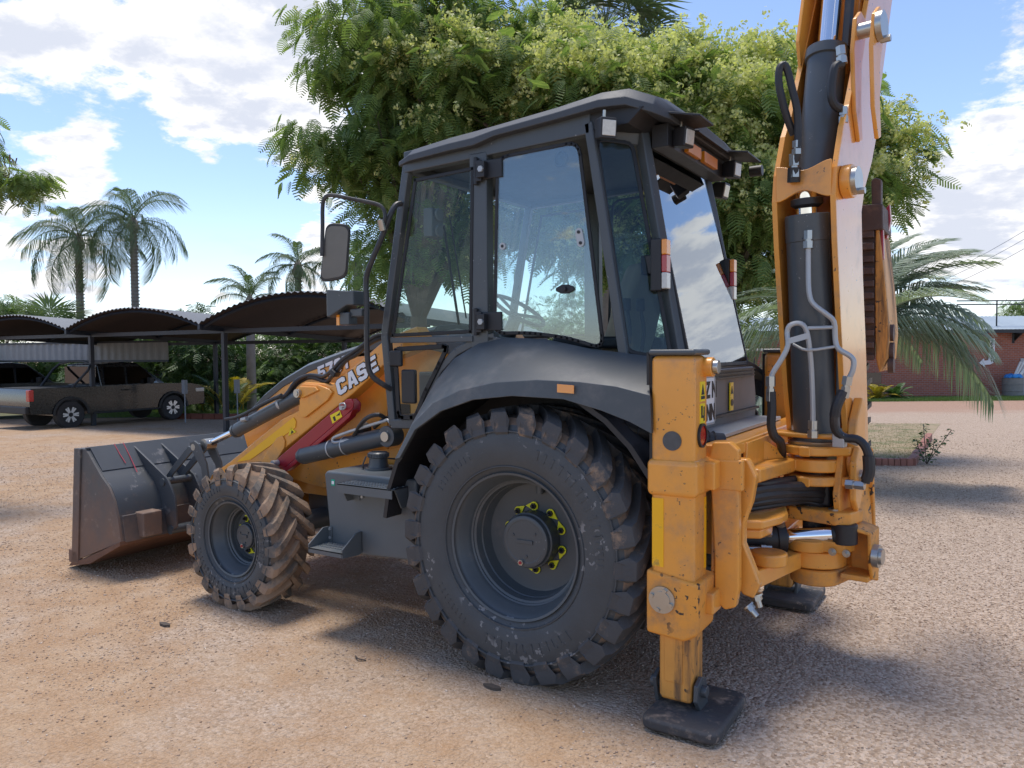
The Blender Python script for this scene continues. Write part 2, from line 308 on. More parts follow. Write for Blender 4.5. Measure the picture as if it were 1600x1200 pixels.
def wheel(name, cx, cy, cz, R, W_, rimr, nl, disc_y, hubr, hub_out, flip=1, nuts=10, nutR=.172, yaw=0.0, lugh=.046):
    """a wheel whose outer face looks to +Y (flip=-1: to -Y)"""
    s = flip; hw = W_/2
    # rim
    b = MB(); f = hw-.035
    prof = [(f+.008, rimr-.012), (f+.012, rimr), (f-.004, rimr+.004), (f-.018, rimr-.008), (f-.03, rimr-.022), (f-.06, rimr-.03), (f-.075, rimr-.045),
            (f-.10, rimr-.052), (f-.106, rimr-.060), (f-.114, rimr-.060), (f-.12, rimr-.072), (f-.16, rimr-.078), (f-.165, rimr-.072), (f-.172, rimr-.080), (disc_y+.03, rimr-.085), (disc_y+.004, rimr-.095), (disc_y, rimr-.12), (disc_y, .02)]
    b.lathe((0, 0, 0), (0, s, 0), prof, 64, 0, False)
    b.lathe((0, 0, 0), (0, s, 0), [(-hw+.03, rimr), (-hw+.06, rimr-.03), (disc_y-.02, rimr-.06)], 48, 0, False)
    rim = b.build(name, 'rim', BH, loc=(cx, cy, cz), recalc=False) if False else b.build(name, 'rim', BH, loc=(cx, cy, cz))
    rim.rotation_euler = (0, 0, yaw)
    # tyre carcass
    t = MB(); Rc = R-lugh
    prof = [(hw-.045, rimr-.012), (hw-.03, rimr+.012), (hw-.008, rimr+.05), (hw, rimr+(Rc-rimr)*.45), (hw-.004, rimr+(Rc-rimr)*.66), (hw-.02, Rc-.045), (hw-.05, Rc-.012), (0, Rc),
            (-hw+.05, Rc-.012), (-hw+.02, Rc-.045), (-hw, rimr+(Rc-rimr)*.5), (-hw+.01, rimr+.04), (-hw+.045, rimr-.01)]
    n = 72; t.lathe((0, 0, 0), (0, s, 0), prof, n, 0, False)
    for k, j in enumerate(range(0, len(prof)-1)):
        pass
    for i, fc in enumerate(t.f):
        j = i//n
        if 5 <= j <= 9: t.m[i] = 1
    # lugs : chevron bars
    step = 2*math.pi/nl; KW = R/.725*1.08
    for side in (-1, 1):
        for k in range(nl):
            ph0 = step*(k+(.5 if side < 0 else 0)) + random.uniform(-.01, .01)
            rows = []
            sweep = step*1.15
            for q, (sy, hh, wd) in enumerate([(-.06, 1, .050*KW), (.2, 1, .054*KW), (.55, 1, .062*KW), (.86, .97, .072*KW), (1.0, .86, .080*KW)]):
                y = side*(hw*.97)*sy; ph = ph0+sweep*(max(sy, 0)**.8)
                rt = Rc+lugh*hh-(.012 if sy > .9 else 0)-(.006*sy*sy); rb = Rc-.02
                wt = wd*.5/Rc; wb = wd*.72/Rc
                row = []
                for (aa, rr) in ((-wb, rb), (-wt, rt), (wt, rt), (wb, rb)):
                    a = ph+aa; row.append((math.cos(a)*rr, s*y, math.sin(a)*rr))
                rows.append(row)
            # shoulder drop
            y = side*(hw+.004); ph = ph0+sweep*1.06; row = []
            for (aa, rr) in ((-.044*KW/Rc, Rc-.08), (-.036*KW/Rc, Rc-.022), (.036*KW/Rc, Rc-.022), (.044*KW/Rc, Rc-.08)):
                a = ph+aa; row.append((math.cos(a)*rr, s*y, math.sin(a)*rr))
            rows.append(row)
            row = []
            for (aa, rr) in ((-.038*KW/Rc, Rc-.105), (-.03*KW/Rc, Rc-.10), (.03*KW/Rc, Rc-.10), (.038*KW/Rc, Rc-.105)):
                a = ph+aa; row.append((math.cos(a)*rr, s*side*(hw-.014), math.sin(a)*rr))
            rows.append(row)
            t.loft(rows, 2)
    # sidewall rings and raised letters
    for rr, w2 in ((rimr+.035, .003), (rimr+(Rc-rimr)*.74, .003)):
        yy = hw-.016 if rr < rimr+.05 else hw-.006
        t.lathe((0, s*yy, 0), (0, s, 0), [(0, rr-.006), (w2+.004, rr-.003), (w2+.004, rr+.003), (0, rr+.006)], 72, 0, False)
    random.seed(int(R*100))
    for base, cnt, hgt in ((1.9, 12, .05), (.55, 9, .035), (4.0, 12, .05), (5.3, 8, .035), (2.9, 6, .03)):
        for k in range(cnt):
            a = base+k*hgt*.95/(rimr+(Rc-rimr)*.45); rr = rimr+(Rc-rimr)*.45; w2 = hgt*.34*random.uniform(.6, 1)
            c = V((math.cos(a)*rr, s*(hw-.0005), math.sin(a)*rr)); rad = V((math.cos(a), 0, math.sin(a))); tan = V((-math.sin(a), 0, math.cos(a)))
            if random.random() < .5: t.obox(c, (rad*hgt*.5, tan*w2*.35, (0, .0022, 0)), 0)
            else:
                t.obox(c+tan*w2*.6, (rad*hgt*.5, tan*w2*.25, (0, .0022, 0)), 0); t.obox(c+rad*hgt*.38, (rad*hgt*.12, tan*w2*.8, (0, .002, 0)), 0)
    t.build('tyre', ['sidewall', 'tread', 'lug' if R > .6 else 'lugf'], rim, local=True, sm=32)
    # hub
    h = MB(); h.lathe((0, s*disc_y, 0), (0, s, 0), [(0, hubr*1.06), (hub_out*.75, hubr*1.06), (hub_out*.8, hubr), (hub_out, hubr*.97), (hub_out+.004, hubr*.9), (hub_out+.004, hubr*.80), (hub_out+.001, hubr*.79), (hub_out+.001, .002)], 40)
    for k in range(3): 
        a = k*2.1+.4; h.cyl((math.cos(a)*hubr*.55, s*(disc_y+hub_out), math.sin(a)*hubr*.55), (math.cos(a)*hubr*.55, s*(disc_y+hub_out+.006), math.sin(a)*hubr*.55), .008, n=10)
    h.box((-hubr*.35, min(s*(disc_y+hub_out), s*(disc_y+hub_out+.008)), -.01), (hubr*.35, max(s*(disc_y+hub_out), s*(disc_y+hub_out+.008)), .01))
    h.build('hub_cap', 'grey', rim, local=True, bevel=.002)
    p = MB(); a = -1.75; cc = V((-math.cos(a)*hubr*.8, s*(disc_y+hub_out), math.sin(a)*hubr*.8)); p.cyl(cc, cc+V((0, s*.016, 0)), .016, n=6); p.cyl(cc+V((0, s*.016, 0)), cc+V((0, s*.02, 0)), .009, n=12, mi=1)
    p.build('drain_plug', ['zinc', 'red'], rim, local=True)
    if nuts:
        nb = MB(); nb.cyl((0, 0, 0), (0, s*.022, 0), .017, n=6); nb.cyl((0, s*.022, 0), (0, s*.04, 0), .010, .006, n=10)
        nm = nb.mesh('wheel_nut', 'black')
        ib = MB(); pts = [(math.cos(q)*.024, s*.004, math.sin(q)*.024) for q in [R_(z) for z in range(50, 311, 20)]] + [(.052, s*.004, 0)]
        ib.prism(pts, (0, s*.006, 0)); im = ib.mesh('nut_indicator', 'yellow')
        for k in range(nuts):
            a = 2*math.pi*k/nuts+.28; pos = (math.cos(a)*nutR, s*disc_y, math.sin(a)*nutR)
            o = bpy.data.objects.new('wheel_nut', nm); o.location = pos; link(o, rim, True)
            o = bpy.data.objects.new('nut_indicator', im); o.location = pos; o.rotation_euler = (0, (-(a+math.pi/2) if k % 2 else -(a-math.pi/2)), 0); link(o, rim, True)
    if R > .6:
        v = MB(); v.cyl((-.04, s*(disc_y+.02), rimr-.135), (-.04, s*(disc_y+.02), rimr-.06), .022, n=16); v.cyl((-.04, s*(disc_y+.02), rimr-.14), (-.04, s*(disc_y+.02), rimr-.13), .017, n=12)
        v.build('valve_boss', 'rim', rim, local=True)
    return rim
wheel('wheel', 0, .895, .70, .725, .43, .385, 26, -.055, .142, .115)
wheel('wheel', 0, -.895, .70, .725, .43, .385, 26, -.055, .142, .115, flip=-1)
FY = 1.11
wheel('wheel', 2.21, FY-.155, .467, .492, .34, .253, 20, -.03, .085, .07, nuts=8, nutR=.118, yaw=-.018, lugh=.036)
wheel('wheel', 2.21, -FY+.155, .467, .492, .34, .253, 20, -.03, .085, .07, flip=-1, nuts=0, yaw=-.018, lugh=.036)

# ---- axles and chassis
b = MB(); b.cyl((0, -.7, .70), (0, .7, .70), .12, n=24); b.cyl((0, -.3, .70), (0, .3, .70), .2, n=24)
b.cyl((0, .55, .70), (0, .80, .70), .17, n=24); b.cyl((0, -.55, .70), (0, -.80, .70), .17, n=24)
b.build('rear_axle', 'greytank', BH)
b = MB(); b.cyl((2.17, -.68, .475), (2.17, .68, .475), .075, .075, 20); b.cyl((2.17, -.2, .475), (2.17, .2, .475), .15, n=20); b.box((2.0, -.3, .5), (2.34, .3, .66))
b.tube([(2.33, -.62, .50), (2.33, .62, .50)], .022); b.box((2.08, .58, .38), (2.26, .70, .57)); b.box((2.08, -.70, .38), (2.26, -.58, .57))
b.build('front_axle', 'greytank', BH, bevel=.01)
b = MB()
for s in (-1, 1):
    b.prism([(-1.0, s*.40, .62), (.5, s*.40, .60), (1.0, s*.40, .66), (2.7, s*.40, .66), (2.7, s*.40, .82), (-1.0, s*.40, .98)], (0, -s*.03, 0))
b.box((-.98, -.38, .62), (-.9, .38, .95)); b.box((.3, -.36, .45), (1.6, .36, .68)); b.box((2.55, -.37, .5), (2.8, .37, .85))
b.build('chassis_frame', 'orange', BH, bevel=.006)
b = MB(); b.box((.2, -.33, .69), (2.5, .33, 1.0)); b.cyl((.5, .1, .62), (1.5, .1, .52), .1, n=14); b.tube([(2.0, .3, .75), (1.7, .4, .62), (1.3, .42, .6)], .02); b.tube([(2.1, .25, .85), (1.75, .36, .56), (1.3, .40, .52)], .018)
b.build('engine_and_gearbox', 'black', BH, bevel=.01)

# ---- hood
HY = .42
top = [(380, 668), (392, 640), (412, 618), (440, 595), (480, 571), (540, 549), (606, 528)]
tp = [Y(a, c, HY) for a, c in top]
prof = [V((p.x, 0, p.z)) for p in tp] + [V((1.0, 0, 1.86))]
for s in (-1, 1):
    b = MB(); y = s*HY
    up_ = [V((p.x, y, p.z-.045)) for p in prof]
    xb = 1.42
    b1 = [V((2.86, y, .92)), V((2.0, y, .80)), V((xb+.004, y, .80))] + [V((xb+.004, y, 1.70))] + [p for p in reversed(up_) if p.x > xb+.05]
    b.prism(b1, (0, -s*.02, 0))
    b.build('hood_side_panel', 'orange', BH, bevel=.004); b = MB()
    b.prism([V((xb-.004, y, .80)), V((.7, y, .80)), V((.9, y, 1.82)), V((xb-.004, y, 1.70))], (0, -s*.02, 0)); b.build('engine_side_panel', 'orange', BH, bevel=.004)
b = MB()
rings = []
for i, p in enumerate(prof):
    p0 = prof[max(i-1, 0)]; p1 = prof[min(i+1, len(prof)-1)]; d = (p1-p0).normalized(); nrm = V((-d.z, 0, d.x)); nrm = nrm if nrm.z > 0 else -nrm
    if i == 0: nrm = V((.8, 0, .6))
    rings.append([p+nrm*h+V((0, y, 0)) for (y, h) in ((HY+.006, -.05), (HY+.008, -.005), (HY-.03, .018), (HY-.15, .03), (0, .035), (-HY+.15, .03), (-HY+.03, .018), (-HY-.008, -.005), (-HY-.006, -.05), (0, -.06))])
b.loft(rings); b.build('hood_top', 'grey', BH, bevel=.004)
b = MB(); b.box((2.84, -HY+.01, .80), (2.90, HY-.01, 1.14)); 
for k in range(9): b.box((2.90, -HY+.05, .83+k*.033), (2.915, HY-.05, .845+k*.033))
b.build('front_grille', 'black', BH, bevel=.004)
# lower side skirt (behind tank)
for s in (-1, 1):
    b = MB(); b.prism([(2.6, s*.46, .93), (2.6, s*.46, .80), (1.9, s*.46, .72), (.62, s*.46, .80), (.62, s*.46, 1.16), (1.6, s*.46, 1.02)], (0, -s*.02, 0))
    b.build('frame_side_plate', 'orange', BH, bevel=.005)
b = MB()
b.box((1.55, .462, .985), (.66, .466, .995)); b.build('panel_seam', 'seal', BH)

# ---- fuel tank with steps
b = MB(); TY = .95
b.prism([(.74, TY, .965), (.74, TY, .52), (.78, TY, .485), (1.40, TY, .455), (1.44, TY, .48), (1.49, TY, .94), (1.47, TY, .965)], (0, -.42, 0))
tank = b.build('fuel_tank', 'greytank', BH, bevel=.022, seg=3)
b = MB(); b.prism([(.736, TY-.02, .95), (.736, TY-.02, .53), (.736, TY-.38, .53), (.736, TY-.38, .95)], (-.004, 0, 0)); b.build('tank_end', 'black', tank)
b = MB(); c0 = V((1.22, .74, .965)); b.lathe(c0, (0, 0, 1), [(0, .085), (.012, .085), (.015, .065), (.04, .06), (.075, .058), (.08, .066), (.105, .064), (.112, .055), (.112, .01)], 28)
for k in range(24):
    a = k*math.pi/12; b.obox(c0+V((math.cos(a)*.065, math.sin(a)*.065, .092)), ((math.cos(a)*.004, math.sin(a)*.004, 0), (-math.sin(a)*.004, math.cos(a)*.004, 0), (0, 0, .011)))
b.tube([(1.33, .76, .97), (1.30, .80, .99), (1.27, .80, 1.05)], .005); b.build('tank_cap', 'grey', tank, sm=30)
def step(pts_y, x0, x1, z, dep, drop, flat):
    b = MB()
    b.box((x0, TY+.002, z-.006), (x1, TY+dep, z)); b.box((x0+.005, TY+dep-.006, z-(.055 if flat else .03)), (x1-.005, TY+dep, z+.0))
    for xx in (x0, x1-.008):
        if flat: b.prism([(xx, TY+.002, z), (xx, TY+dep-.02, z), (xx, TY+.06, z-drop), (xx, TY+.002, z-drop)], (.008, 0, 0)); b.box((xx if xx == x0 else xx-.05, TY+.001, z-drop), (xx+.058 if xx == x0 else xx+.008, TY+.006, z))
        else: b.prism([(xx, TY+.002, z+drop), (xx, TY+.05, z+drop), (xx, TY+dep, z+.02), (xx, TY+dep, z-.03), (xx, TY+.04, z-.04), (xx, TY+.002, z-.03)], (.008, 0, 0)); b.box((xx if xx == x0 else xx-.03, TY+.001, z-.02), (xx+.038 if xx == x0 else xx+.008, TY+.006, z+drop))
    nx = int((x1-x0)/.022)
    for i in range(nx):
        for j in range(3):
            xx = x0+.012+i*.022+(j % 2)*.011; yy = TY+.03+j*.04
            if yy < TY+dep-.015 and xx < x1-.01: b.lathe((xx, yy, z), (0, 0, 1), [(0, .009), (.005, .006)], 6, 0)
    st = b.build('step', 'greytank', tank)
    bo = MB(); bo.cyl((0, 0, 0), (0, .008, 0), .009, n=6); me = bo.mesh('bolt', 'silver')
    return st
step(0, .80, 1.24, .925, .14, .12, True); step(0, 1.17, 1.46, .515, .17, .10, False)
for (bx_, bz_) in ((.83, .87), (.83, .82), (1.16, .83), (1.19, .60), (1.19, .545), (1.44, .60), (1.44, .545)):
    bo = MB(); bo.cyl((bx_, TY+.004, bz_), (bx_, TY+.012, bz_), .009, n=8); bo.build('bolt', 'silver', tank)
b = MB(); b.box((1.425, TY+.0005, .875), (1.395, TY+.002, .915)); b.box((1.42, TY+.002, .885), (1.40, TY+.003, .905), 1); b.build('green_label', ['green', 'white'], tank)

# ---- cab
cab = MB(); CY = .72
def both(fn): fn(1); fn(-1)
Ab, Am, At = V((1.10, CY, 1.25)), V((1.155, CY, 1.82)), V((.955, CY, 2.86))
def sm_(p, s): return V((p.x, p.y*s, p.z))
Bt, Bb = V((.42, CY, 2.84)), V((.42, CY, 1.80))
Ct, Cb = V((-.275, CY, 2.90)), V((-.475, CY, 1.66))
Dt, Db = V((-.47, .50, 2.88)), V((-.715, .545, 1.60))
for s in (1, -1):
    q = lambda p: sm_(p, s)
    cab.beam(q(Ab), q(Am), .05, .055, (0, 1, 0)); cab.beam(q(Am+V((0, 0, -.01))), q(At), .05, .055, (0, 1, 0))
    cab.beam(q(Bt), q(Bb+V((0, 0, -.2))), .07, .12, (0, 1, 0))
    cab.beam(q(Ct), q(Cb), .06, .052, (0, 1, 0)); cab.beam(q(Dt), q(Db), .06, .062, (.4, .9, 0))
    cab.beam(q(V((.97, CY, 2.86))), q(V((-.29, CY, 2.90))), .06, .13, (0, 1, 0)); cab.beam(q(Ct+V((0, -.0, -.01))), q(Dt+V((0, 0, -.01))), .05, .14, (.4, .9, 0))
    cab.beam(q(V((.44, CY, 1.775))), q(V((-.46, CY, 1.66))), .06, .07, (0, 1, 0))
    cab.beam(q(V((-.46, CY, 1.66))), q(Db+V((0, 0, .02))), .05, .08, (.4, .9, 0))
    # lower door frame edge following the fender
    lo = [Y(650, 662, CY), Y(668, 620, CY), Y(690, 578, CY), Y(716, 550, CY), Y(748, 533, CY), Y(775, 526, CY)]
    for a, c in zip(lo[:-1], lo[1:]): cab.beam(q(a), q(c+(c-a)*.06), .06, .05, (0, 1, 0))
    cab.beam(q(Ab+V((.01, 0, .01))), q(lo[0]), .055, .06, (0, 1, 0))
cab.beam((.96, CY, 2.86), (.96, -CY, 2.86), .12, .06, (0, 0, 1)); cab.beam((1.10, CY, 1.27), (1.10, -CY, 1.27), .08, .05, (0, 0, 1))
cab.beam((-.47, .5, 2.86), (-.47, -.5, 2.86), .12, .05, (0, 0, 1)); cab.beam((-.72, .55, 1.60), (-.72, -.55, 1.60), .12, .05, (0, 0, 1))
cabo = cab.build('cab_frame', 'grey', BH, bevel=.009, seg=2)
# cab floor, dashboard, bulkhead
b = MB(); b.box((-.55, -.66, 1.08), (1.05, .66, 1.14)); b.box((.9, -.5, 1.14), (1.08, .5, 1.58)); b.box((-.7, -.52, 1.1), (-.62, .52, 1.58)); b.box((-.6, -.66, 1.5), (.35, -.45, 1.62)); b.box((-.6, .45, 1.5), (.3, .62, 1.6))
b.build('cab_floor', 'interior', BH, bevel=.01)
def pane(name, pts, mat, off, edge=.018, th=.006, parent=cabo, sealw=True):
    """glass pane with a black seal round it; off pushes it outward"""
    P = [V(p) for p in pts]; n = (P[1]-P[0]).cross(P[2]-P[1]).normalized(); ctr = sum(P, V())/len(P)
    if n.dot(ctr-V((.2, 0, ctr.z))) < 0: n = -n
    b = MB(); b.prism([p+n*off for p in P], n*th); g = b.build(name, mat, parent, sm=0)
    if sealw:
        b = MB(); k = len(P)
        for i in range(k):
            a, c = P[i]+n*(off+.003), P[(i+1) % k]+n*(off+.003); d = (c-a).normalized()
            b.beam(a-d*edge*.5, c+d*edge*.5, edge, .014, d.cross(n))
        b.build('window_seal', 'seal', g, bevel=.004)
    return g
def rnd(pts, r, k=4):
    """round the corners of a polygon"""
    P = [V(p) for p in pts]; o = []
    for i, p in enumerate(P):
        a = P[i-1]; c = P[(i+1) % len(P)]; d1 = (a-p); d2 = (c-p); r1 = min(r, d1.length*.45, d2.length*.45); s0 = p+d1.normalized()*r1; s1 = p+d2.normalized()*r1
        for j in range(k+1):
            t = j/k; o.append(s0*(1-t)**2+p*2*t*(1-t)+s1*t*t)
    return o
PY = CY+.03
def quadY(pts): return [Y(a, c, PY) for a, c in pts]
dg_ = quadY([(650, 282), (739, 264), (736, 518), (615, 524)])
pane('door_window', dg_, 'glass', .0, edge=.022)
dl = quadY([(618, 546), (700, 541), (684, 575), (664, 615), (650, 652), (624, 652)])
pane('door_lower_window', rnd(dl, .03, 2), 'glass', .0, edge=.03)
sg_ = rnd(quadY([(779, 247), (905, 222), (944, 545), (888, 528), (830, 520), (774, 521)]), .07, 4)
side_win = pane('side_window', sg_, 'glassside', .004, edge=.02)
for s in (-1,):
    pane('side_window', [V((p.x, -p.y, p.z)) for p in sg_], 'glass', 0); pane('door_window', [V((p.x, -p.y, p.z)) for p in dg_], 'glass', 0); pane('door_lower_window', [V((p.x, -p.y, p.z)) for p in dl], 'glass', 0)
cg = [V((-.30, CY-.01, 2.81)), V((-.435, .56, 2.80)), V((-.665, .59, 1.66)), V((-.475, CY-.01, 1.70))]
pane('corner_window', rnd(cg, .04, 3), 'glasscorner', .012, edge=.022)
pane('corner_window', [V((p.x, -p.y, p.z)) for p in rnd(cg, .04, 3)], 'glass', .012)
rg_ = [V((-.485, .50, 2.80)), V((-.485, -.50, 2.80)), V((-.742, -.53, 1.62)), V((-.742, .53, 1.62))]
pane('rear_window', rnd(rg_, .03, 3), 'glassrear', .01, edge=.024)
wg = [V((.985, -.68, 2.79)), V((.985, .68, 2.79)), V((1.175, .68, 1.80)), V((1.175, -.68, 1.80))]
pane('windscreen', wg, 'glass', .0, sealw=False)
# roof
b = MB()
sec = [(1.03, 2.855, 2.885, .55), (1.02, 2.845, 2.90, .74), (.90, 2.85, 2.93, .79), (.60, 2.865, 2.955, .80), (.42, 2.87, 2.965, .80), (.28, 2.90, 2.975, .80), (-.10, 2.925, 3.005, .80), (-.36, 2.945, 3.035, .80), (-.50, 2.94, 3.035, .78), (-.62, 2.90, 2.995, .70), (-.66, 2.895, 2.96, .55)]
rings = [[V((x, y, z)) for (y, z) in ((w, zb), (w, zb+(zt-zb)*.45), (w-.05, zt), (w-.2, zt+.02), (0, zt+.03), (-w+.2, zt+.02), (-w+.05, zt), (-w, zb+(zt-zb)*.45), (-w, zb), (0, zb+.0))] for x, zb, zt, w in sec]
b.loft(rings); roof = b.build('cab_roof', 'roof', BH, bevel=.006)
b = MB(); b.prism([(.98, .74, 2.84), (.98, .74, 2.87), (-.45, .74, 2.95), (-.58, .74, 2.93), (-.5, .74, 2.86)], (0, -1.48, 0)); b.build('roof_lining', 'black', roof)
# rear visors and lamp housings
b = MB()
b.prism([(-.60, .60, 2.93), (-.80, .52, 2.90), (-.80, .30, 2.90), (-.62, .24, 2.92)], (0, 0, .012)); b.prism([(-.62, .24, 2.92), (-.70, .24, 2.90), (-.70, -.30, 2.90), (-.62, -.30, 2.92)], (0, 0, .012))
b.prism([(-.62, -.30, 2.92), (-.80, -.36, 2.90), (-.80, -.66, 2.90), (-.60, -.66, 2.93)], (0, 0, .012)); b.box((-.62, -.5, 2.78), (-.53, .5, 2.90)); b.cyl((-.80, -.70, 2.86), (-.72, -.70, 2.86), .035, n=12)
b.build('rear_visor', 'black', roof, bevel=.003)
b = MB(); b.box((-.645, -.26, 2.80), (-.62, -.02, 2.86)); b.box((-.645, .04, 2.80), (-.62, .25, 2.86)); b.build('amber_panel', 'amberlens', roof)
def worklamp(c, d, sz=.045):
    c = V(c); d = V(d).normalized(); sd = d.cross(V((0, 0, 1))).normalized(); up = sd.cross(d)
    b = MB(); rings = [[c+d*h+sd*a*w+up*e*w*1.15 for a, e in ((-1, -1), (1, -1), (1, 1), (-1, 1))] for h, w in ((-.09, sz*.6), (-.06, sz*.95), (.0, sz), (.012, sz))]
    b.loft(rings); o = b.build('work_lamp', 'black', roof, bevel=.006)
    l = MB(); l.obox(c+d*.012, (d*.004, sd*sz*.82, up*sz*.85)); l.build('lamp_lens', 'lampw', o, bevel=.003)
    m = MB(); m.tube([c-d*.05+up*sz, c-d*.05+up*(sz+.05)], .008); m.build('lamp_bracket', 'zinc', o)
dlp = (-.85, .50, -.15)
worklamp(Y(950, 200, .83), (-.8, .62, -.12)); worklamp((-.70, .42, 2.83), (-1, .25, -.1)); worklamp((-.70, -.46, 2.83), (-1, .2, -.1)); worklamp((-.55, -.72, 2.76), (-.95, .1, -.2))
# hinges
for py in (266, 503):
    p = Y(762, py, CY+.04); b = MB(); b.box((p.x-.10, CY+.035, p.z-.05), (p.x+.075, CY+.05, p.z+.055)); b.box((p.x-.005, CY+.05, p.z-.045), (p.x+.05, CY+.085, p.z+.045)); b.cyl((p.x+.075, CY+.05, p.z-.075), (p.x+.075, CY+.05, p.z+.08), .014, n=10)
    b.box((p.x+.03, CY+.05, p.z-.06), (p.x+.08, CY+.062, p.z-.035)); b.box((p.x+.03, CY+.05, p.z+.04), (p.x+.08, CY+.062, p.z+.06))
    h = b.build('door_hinge', 'black', cabo, bevel=.006); b = MB(); b.cyl((p.x+.015, CY+.085, p.z), (p.x+.015, CY+.097, p.z), .018, n=6); b.build('hinge_bolt', 'silver', h)
# window latches
c = Y(787, 385, PY); b = MB(); b.cyl(c, c+V((0, .014, 0)), .020, n=20); b.cyl(c+V((0, .014, 0)), c+V((0, .016, 0)), .009, n=12, mi=1); b.build('glass_stud', ['silver', 'black'], side_win)
a_, c_ = Y(906, 363, PY), Y(909, 380, PY); b = MB(); dd = (c_-a_).normalized(); sd = dd.cross(V((0, 1, 0)))
pts = [a_+(sd*math.cos(t)-dd*math.sin(t))*.021 for t in np.linspace(0, math.pi, 9)]+[c_+(sd*math.cos(t)-dd*math.sin(t))*.021 for t in np.linspace(math.pi, 2*math.pi, 9)]
b.prism([p+V((0, .006, 0)) for p in pts], (0, .008, 0)); b.cyl(a_+V((0, .014, 0)), a_+V((0, .018, 0)), .009, n=12, mi=1); b.cyl(c_+V((0, .014, 0)), c_+V((0, .018, 0)), .009, n=12, mi=1); b.build('latch_plate', ['silver', 'black'], side_win)
c = Y(885, 452, PY); b = MB(); b.prism([c+V((x, .006, z)) for x, z in ((-.055, -.008), (-.02, -.024), (.02, -.024), (.055, -.008), (.055, .008), (.02, .024), (-.02, .024), (-.055, .008))], (0, .014, 0)); b.cyl(c+V((0, .02, 0)), c+V((0, .034, 0)), .015, n=6); b.build('window_latch', 'black', side_win, bevel=.003)
c = Y(878, 249, PY-.04); b = MB(); b.lathe(c, (.2, 1, .0), [(0, .045), (.012, .045), (.016, .036), (.008, .03), (.004, .002)], 24); b.build('speaker', 'black', cabo)
# door handle and lock at front lower door
b = MB(); p = Y(622, 560, PY); b.box((p.x-.045, PY, p.z-.05), (p.x+.05, PY+.03, p.z+.05)); p2 = Y(640, 618, PY); b.box((p2.x-.05, PY-.02, p2.z-.05), (p2.x+.06, PY+.012, p2.z+.16)); b.build('door_lock', 'black', cabo, bevel=.012)
b = MB(); b.box((Y(612, 529, PY).x, PY, 1.765), (Y(740, 529, PY).x, PY+.014, 1.80)); b.build('door_rail', 'grey', cabo, bevel=.004)
# ---- inside the cab
seat = empty('operator_seat', (0, 0, 0), None, None); seat.parent = BH
b = MB(); b.box((-.05, -.26, 1.14), (.35, .26, 1.32)); b.build('seat_base', 'black', seat, bevel=.02)
b = MB(); b.box((-.12, -.27, 1.50), (.42, .27, 1.64)); b.build('seat_cushion', 'seatc', seat, bevel=.05, seg=4)
b = MB(); rings = [[V((x, y*w, z)) for y, x in ((-1, xx), (1, xx), (1, xx-.12), (-1, xx-.12))] for z, xx, w in ((1.58, -.06, .26), (1.8, -.13, .28), (2.05, -.20, .25), (2.22, -.24, .19))]; b.loft(rings); b.build('seat_back', 'seatc', seat, bevel=.045, seg=4)
for y0 in (.26, -.34): b = MB(); b.box((-.28, y0, 1.72), (.18, y0+.08, 1.79)); b.build('armrest', 'black', seat, bevel=.02)
sw = empty('steering_wheel', (0, 0, 0), None, None); sw.parent = BH
b = MB(); cc = V((.62, 0, 1.98)); ax = V((-.55, 0, .83)).normalized(); e1 = V((0, 1, 0)); e2 = ax.cross(e1)
b.tube([cc+(e1*math.cos(t)+e2*math.sin(t))*.19 for t in np.linspace(0, 2*math.pi, 25)], .014, smooth=0)
for t in (.4, 2.7, 4.7): b.tube([cc-ax*.03, cc+(e1*math.cos(t)+e2*math.sin(t))*.19], .011)
b.build('steering_rim', 'black', sw); b = MB(); b.cyl(cc-ax*.03, V((.85, 0, 1.5)), .04, .07, 14); b.build('steering_column', 'black', sw)
b = MB(); b.box((.78, -.22, 1.50), (1.02, .22, 1.72)); b.prism([(.74, .15, 1.70), (.74, .45, 1.66), (1.05, .45, 1.72), (1.05, .15, 1.76)], (0, 0, .12)); b.build('dashboard', 'interior', BH, bevel=.03, seg=3)
b = MB()
for yy, xx in ((.40, -.32), (.30, -.36), (-.30, -.36), (-.40, -.32), (.1, -.42)): b.tube([(xx, yy, 1.55), (xx-.04, yy, 1.80), (xx-.02, yy, 1.95)], .012); b.cyl((xx-.02, yy, 1.93), (xx-.02, yy, 2.0), .024, n=12)
b.box((-.45, .2, 1.14), (-.25, .46, 1.58)); b.box((-.45, -.46, 1.14), (-.25, -.2, 1.58)); b.build('backhoe_controls', 'black', BH, bevel=.006)
b = MB(); wr = V((.99, .1, 1.88)); b.tube([(1.15, -.05, 1.88), (1.03, .28, 2.55)], .010); b.tube([(1.14, -.12, 1.95), (1.01, .24, 2.62)], .006); b.build('windscreen_wiper', 'black', BH)
b = MB()   # coiled hose seen through the corner window
b.tube([(-.52, -.05, 2.02), (-.50, .14, 2.15), (-.47, .22, 2.36), (-.45, .16, 2.50), (-.44, .0, 2.50), (-.44, -.14, 2.40)], .024); b.tube([(-.40, .30, 2.20), (-.42, .12, 2.28), (-.44, -.1, 2.4)], .02); b.tube([(-.42, .26, 2.34), (-.46, .02, 2.12), (-.5, -.2, 1.95)], .02)
b.build('interior_hose', 'black', BH)
b = MB(); b.box((.86, .50, 2.42), (.93, .62, 2.60)); b.cyl((.86, .56, 2.46), (.84, .56, 2.46), .04, n=16); b.cyl((.86, .56, 2.56), (.84, .56, 2.56), .04, n=16); b.build('air_vent', 'interior', BH, bevel=.01)

